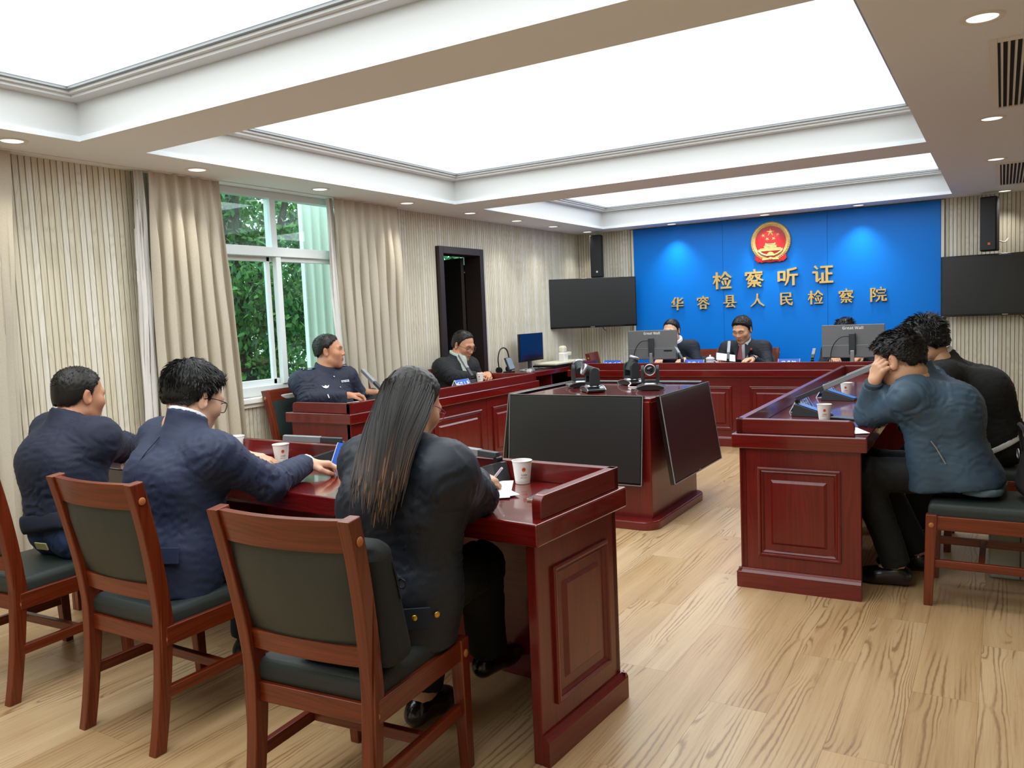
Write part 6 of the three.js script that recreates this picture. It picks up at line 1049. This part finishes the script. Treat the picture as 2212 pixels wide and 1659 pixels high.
// 5: man in glasses before the doorway
person('man in glasses and a black jacket over a pale shirt, before the doorway', {
  pelvis: [-4.43, 0.555, -6.28], neck: [-4.45, 0.985, -6.285], yaw: PI / 2, hunch: 0.03, build: 1.1, shR: [-4.48, 0.9, -6.1], shL: [-4.43, 0.89, -6.49], elR: [-4.33, 0.81, -6.08], wrR: [-4.22, 0.815, -6.29], wrL: [-4.2, 0.812, -6.46],
  head: { p: [-4.395, 1.095, -6.345], yaw: 1.5, pitch: 0.42, roll: 0, scale: 1.1, cell: 0.0033 }, face: { skin: SK.a, lookDown: true, thick: 0.007, fade: 0.004, lock: 0.02, locks: 1300, stand: 0.2, hairUp: 0.016, nape: -0.05, comb: [0, -0.2, -0.8] }, hair: { color: 0x1d1a18, label: 'receding combed black hair' }, glasses: 0x2a2026,
  handR: { dir: [0.45, 0.0, -0.85], back: [0.2, 0.8, 0.3], curl: 0.6, thumb: 0.3 }, handL: { dir: [0.4, 0.02, 0.8], back: [0.3, 0.8, -0.3], curl: 0.6, thumb: 0.3 },
  jacket: { mat: fab(0x15171b, 0.8), ease: 0.03, hem: -0.05, fold: 0.01, collar: 0.04 }, trousers: { mat: trousersDark }, shirt: { mat: std(0xb9cdbf, 0.8), front: true } });
// 6: woman at the computer in the corner
person('woman whose forehead shows above the computer nearer the corner', {
  pelvis: [-3.1, 0.555, -8.78], neck: [-3.1, 0.985, -8.66], yaw: 0, build: 0.95, shoulder: 0.165, wrR: [-3.2, 0.81, -8.38], wrL: [-2.92, 0.81, -8.36], hunch: 0.02,
  head: { p: [-3.135, 1.115, -8.58], yaw: -0.1, pitch: 0.2, scale: 1.04 }, face: { skin: SK.d, female: true, lookDown: true, thick: 0.007, fade: 0.006, lock: 0.02, locks: 900, stand: 0.02, mess: 0.15, comb: [0, -0.1, -1], hairUp: 0.004 }, hair: { color: 0x17120f, label: 'black hair combed back' }, glasses: 0xb09a78,
  handR: { dir: [0.2, -0.1, 0.95], back: [0, 1, 0], curl: 0.45 }, handL: { dir: [-0.3, -0.1, 0.9], back: [0, 1, 0], curl: 0.45 },
  jacket: { mat: fab(0x151b2b, 0.8), ease: 0.02, hem: -0.06, collar: 0.03 }, trousers: { mat: trousersDark }, shirt: { mat: std(0xe6e9ee, 0.8) } });
// 7: man with the red tie
{
  const suit = fab(0x12161f, 0.75);
  const c = person('man in a dark suit with a red tie, seated before the blue wall', {
    pelvis: [-2.34, 0.555, -8.8], neck: [-2.36, 0.985, -8.7], yaw: 0, hunch: 0.02, build: 1.12, shR: [-2.55, 0.905, -8.69], shL: [-2.165, 0.9, -8.71], wrR: [-2.52, 0.815, -8.37], wrL: [-2.19, 0.815, -8.36],
    head: { p: [-2.365, 1.105, -8.62], yaw: -0.22, pitch: 0.42, scale: 1.1, cell: 0.0033 }, face: { skin: SK.b, lookDown: true, wide: 1.03, thick: 0.014, fade: 0.006, lock: 0.024, locks: 1800, stand: 0.12, mess: 0.2, hairUp: -0.004, comb: [0.6, 0, 0.3] }, hair: { color: 0x121110, label: 'neat black hair' },
    handR: { dir: [0.35, -0.1, 0.9], back: [0, 1, 0], curl: 0.45, thumb: 0.6 }, handL: { dir: [-0.5, -0.1, 0.8], back: [0, 1, 0], curl: 0.35, thumb: 0.3 },
    jacket: { mat: suit, name: 'suit_jacket', ease: 0.024, hem: -0.06, fold: 0.008, collar: 0.012 }, trousers: { mat: trousersDark }, shirt: { mat: std(0xe8ebf0, 0.8), front: true, cuffs: ['L', 'R'] } });
  const tz = -8.52, tie = std(0x6e1f2c, 0.5);
  const fr = (y) => { let z = -8.3; for (let i = 0; i < 120; i++) { if (c.jacketField(-2.36, y, z) < 0.004) break; z -= 0.003; } return Math.max(z, -8.62) + 0.012; };
  const pts = [[0.955, 0.01], [0.94, 0.017], [0.925, 0.014], [0.86, 0.024], [0.8, 0.03]], pos = [], idx = []; pts.forEach(([y, w], i) => { const z = Math.max(fr(y), fr(y - 0.01), tz + (0.95 - y) * 0.25); pos.push(-2.36 - w, y, z - 0.004, -2.36, y, z + 0.004, -2.36 + w, y, z - 0.004); if (i) { const a = (i - 1) * 3, b = i * 3; idx.push(a, b, a + 1, a + 1, b, b + 1, a + 1, b + 1, a + 2, a + 2, b + 1, b + 2); } });
  const tg = new THREE.BufferGeometry(); tg.setAttribute('position', new THREE.Float32BufferAttribute(pos, 3)); tg.setIndex(idx); tg.computeVertexNormals(); part(c.t, 'tie', c.finish(tg), tie);
  for (const s of [-1, 1]) { const lap = extr([[0, 0], [s * 0.05, -0.03], [s * 0.062, -0.07], [s * 0.012, -0.17]].sort(() => 0), 0.006, 0.001); part(c.t, 'lapel', lap, suit, [-2.36 + s * 0.032 - c.base.x, 0.965, Math.max(fr(0.9), -8.56) - 0.012 - c.base.z], [-0.25, s * 0.35, 0]); }
  sewOn(c, 'lapel_badge', cyl(0.013, 0.013, 0.004, 20).rotateX(PI / 2), std(0xc8502c, 0.4), V(-2.27, 0.9, -8.2), V(0, 0, -1), 0, 0.012);
  part(c.t, 'wristwatch', c.finish(new THREE.TorusGeometry(0.034, 0.007, 8, 20).rotateX(0.2).translate(c.wr.L.x, c.wr.L.y, c.wr.L.z + 0.018)), M.black);
  sheet('white sheet of paper held by the man with the red tie', -2.44, 0.838, -8.26, 0.2, 0.19, 0.15, false); scene.children.at(-1).rotation.set(0.45, 0.25, -0.3);
}
// 8: person hidden by the computer
person('person hidden behind the computer nearer the right-hand desk, only hair and hands showing', {
  pelvis: [-1.32, 0.555, -8.74], neck: [-1.3, 0.92, -8.6], yaw: 0, build: 1.05, wrR: [-1.4, 0.815, -8.33], wrL: [-1.16, 0.815, -8.33],
  head: { p: [-1.33, 1.045, -8.52], yaw: 0, pitch: 0.4, scale: 1.06 }, face: { skin: SK.b, lookDown: true, thick: 0.018, lock: 0.035, locks: 1500, stand: 0.6, mess: 0.8 }, hair: { color: 0x110f0e, label: 'tousled black hair' },
  handR: { dir: [0.4, -0.1, 0.85], back: [0, 1, 0], curl: 0.45 }, handL: { dir: [-0.4, -0.1, 0.85], back: [0, 1, 0], curl: 0.45 },
  jacket: { mat: fab(0x12161f, 0.8), ease: 0.024, hem: -0.06 }, trousers: { mat: trousersDark }, shirt: { mat: std(0xe8ebf0, 0.8), cuffs: ['L', 'R'] } });
// 9: man in the slate blue jacket, cheek on his hand
{
  const slate = fab(0x374e61, 0.6, 0.2);
  const c = person('man in a slate blue jacket resting his cheek on his hand at the right-hand desk', {
    pelvis: [-0.18, 0.565, -4.2], neck: [-0.325, 0.99, -4.27], yaw: -PI / 2, hunch: 0.06, build: 1.12, shL: [-0.365, 0.9, -4.06], shR: [-0.32, 0.93, -4.46], elL: [-0.545, 0.806, -4.2], wrL: [-0.515, 0.965, -4.1], wrR: [-0.52, 0.805, -4.3], elR: [-0.36, 0.79, -4.5],
    head: { p: [-0.415, 1.05, -4.19], yaw: -1.85, pitch: 0.42, roll: 0.12, scale: 1.13 }, face: { skin: SK.b, thick: 0.017, fade: 0.003, lock: 0.028, locks: 2600, stand: 0.35, mess: 0.35, nape: -0.045, sideUp: 0.024, comb: [0, -0.1, 0.8] }, hair: { color: 0x13110f, label: 'black hair, shaved short at the sides' },
    handL: { dir: [0.3, 0.85, 0.05], back: [-0.55, 0.25, 0.8], curl: [0.75, 0.85, 0.95, 1.05], thumb: 0.1 }, handR: { dir: [-0.1, -0.15, 0.95], back: [-0.2, 0.95, 0], curl: 0.5 },
    knL: [-0.56, 0.53, -4.1], knR: [-0.56, 0.53, -4.36], anL: [-0.42, 0.09, -4.13], anR: [-0.35, 0.09, -4.4],
    jacket: { mat: slate, ease: 0.035, hemP: [-0.2, 0.49, -4.2], hemN: [0.12, -1, 0], hemR: 0.5, low: -0.06, extra: [[[-0.3, 0.82, -4.1], [-0.295, 0.5, -4.06], 0.09, 0.075], [[-0.3, 0.82, -4.36], [-0.295, 0.5, -4.4], 0.09, 0.075]], fold: 0.012, freq: 15, wrist: 0.036, collar: 0.05, cell: 0.009 }, trousers: { mat: trousersDark, shoe: phy(0x0d0d0e, 0.3, { clearcoat: 0.4 }) } });
  // ribbed cuff and hem, pocket zip, shirt tail
  const d = c.wr.L.clone().sub(c.el.L).normalize(), q = [cap(c.wr.L.clone().addScaledVector(d, -0.05), c.wr.L.clone().addScaledVector(d, 0.008), 0.045, 0.041, 0.01)];
  part(c.t, 'ribbed_cuff', c.finish(meshField(field(q, [{ p: c.wr.L.clone().addScaledVector(d, 0.012), n: d, r: 0.2 }, { p: c.wr.L.clone().addScaledVector(d, -0.05), n: d.clone().negate(), r: 0.2 }]), ...bounds(q, 0.02), 0.005)), fab(0x2f414f));
  const zp = [[-0.27, 0.72], [-0.25, 0.69], [-0.23, 0.655], [-0.21, 0.62]].map(([x, y]) => { const [p, n] = onJacket(c, V(x, y, -3.6), V(0, 0, -1)); return p.addScaledVector(n, 0.006); });
  part(c.t, 'pocket_zip', c.finish(tube(zp, 0.0035, 20, 6)), M.silver);
  const tail = [cap(V(-0.08, 0.5, -4.1), V(-0.06, 0.5, -4.32), 0.09, 0.09, 0.03)]; part(c.t, 'shirt_tail', c.finish(crease(meshField(field(tail, [{ p: V(-0.07, 0.52, -4.2), n: V(0.2, 1, 0).normalize(), r: 0.4 }, { p: V(-0.07, 0.475, -4.2), n: V(0, -1, 0), r: 0.4 }]), ...bounds(tail, 0.02), 0.009), tail, 0.006, 30)), fab(0x6d8590));
}
// 10: person in the black sweater
const p10 = person('person in a black sweater leaning forward beyond the slate blue jacket', {
  pelvis: [0.0, 0.565, -5.02], neck: [-0.265, 1.01, -5.0], yaw: -PI / 2, hunch: 0.08, build: 1.12, shL: [-0.27, 0.93, -4.8], shR: [-0.25, 0.93, -5.19], wrL: [-0.56, 0.81, -4.9], wrR: [-0.58, 0.81, -5.1],
  head: { p: [-0.365, 1.105, -4.96], yaw: -1.75, pitch: 0.45, scale: 1.06 }, face: { skin: SK.b, thick: 0.024, fade: 0.012, lock: 0.036, locks: 2200, stand: 0.55, mess: 0.8, nape: -0.06 }, hair: { color: 0x12100e, label: 'tousled wavy black hair' },
  handL: { dir: [-0.9, -0.1, -0.2], back: [0, 1, 0], curl: 0.4 }, handR: { dir: [-0.9, -0.1, 0.2], back: [0, 1, 0], curl: 0.4 },
  jacket: { mat: fab(0x121413, 0.85), name: 'sweater', ease: 0.028, hem: 0.02, fold: 0.011, collar: 0.03 }, trousers: { mat: trousersDark }, shirt: { mat: std(0xdfe2e2, 0.8) } });
{ const c = p10, w = c.P.clone().addScaledVector(c.sp, 0.012), q = [cap(w.clone().addScaledVector(c.tl, 0.078), w.clone().addScaledVector(c.tl, -0.078), 0.121, 0.121, 0.03)];
  part(c.t, 'shirt_hem', c.finish(meshField(field(q, [{ p: w.clone().addScaledVector(c.sp, 0.014), n: c.sp, r: 0.4 }, { p: w.clone().addScaledVector(c.sp, -0.014), n: c.sp.clone().negate(), r: 0.4 }]), ...bounds(q, 0.02), 0.006)), std(0xdfe2e2, 0.8)); }
renderer.render(scene, camera);
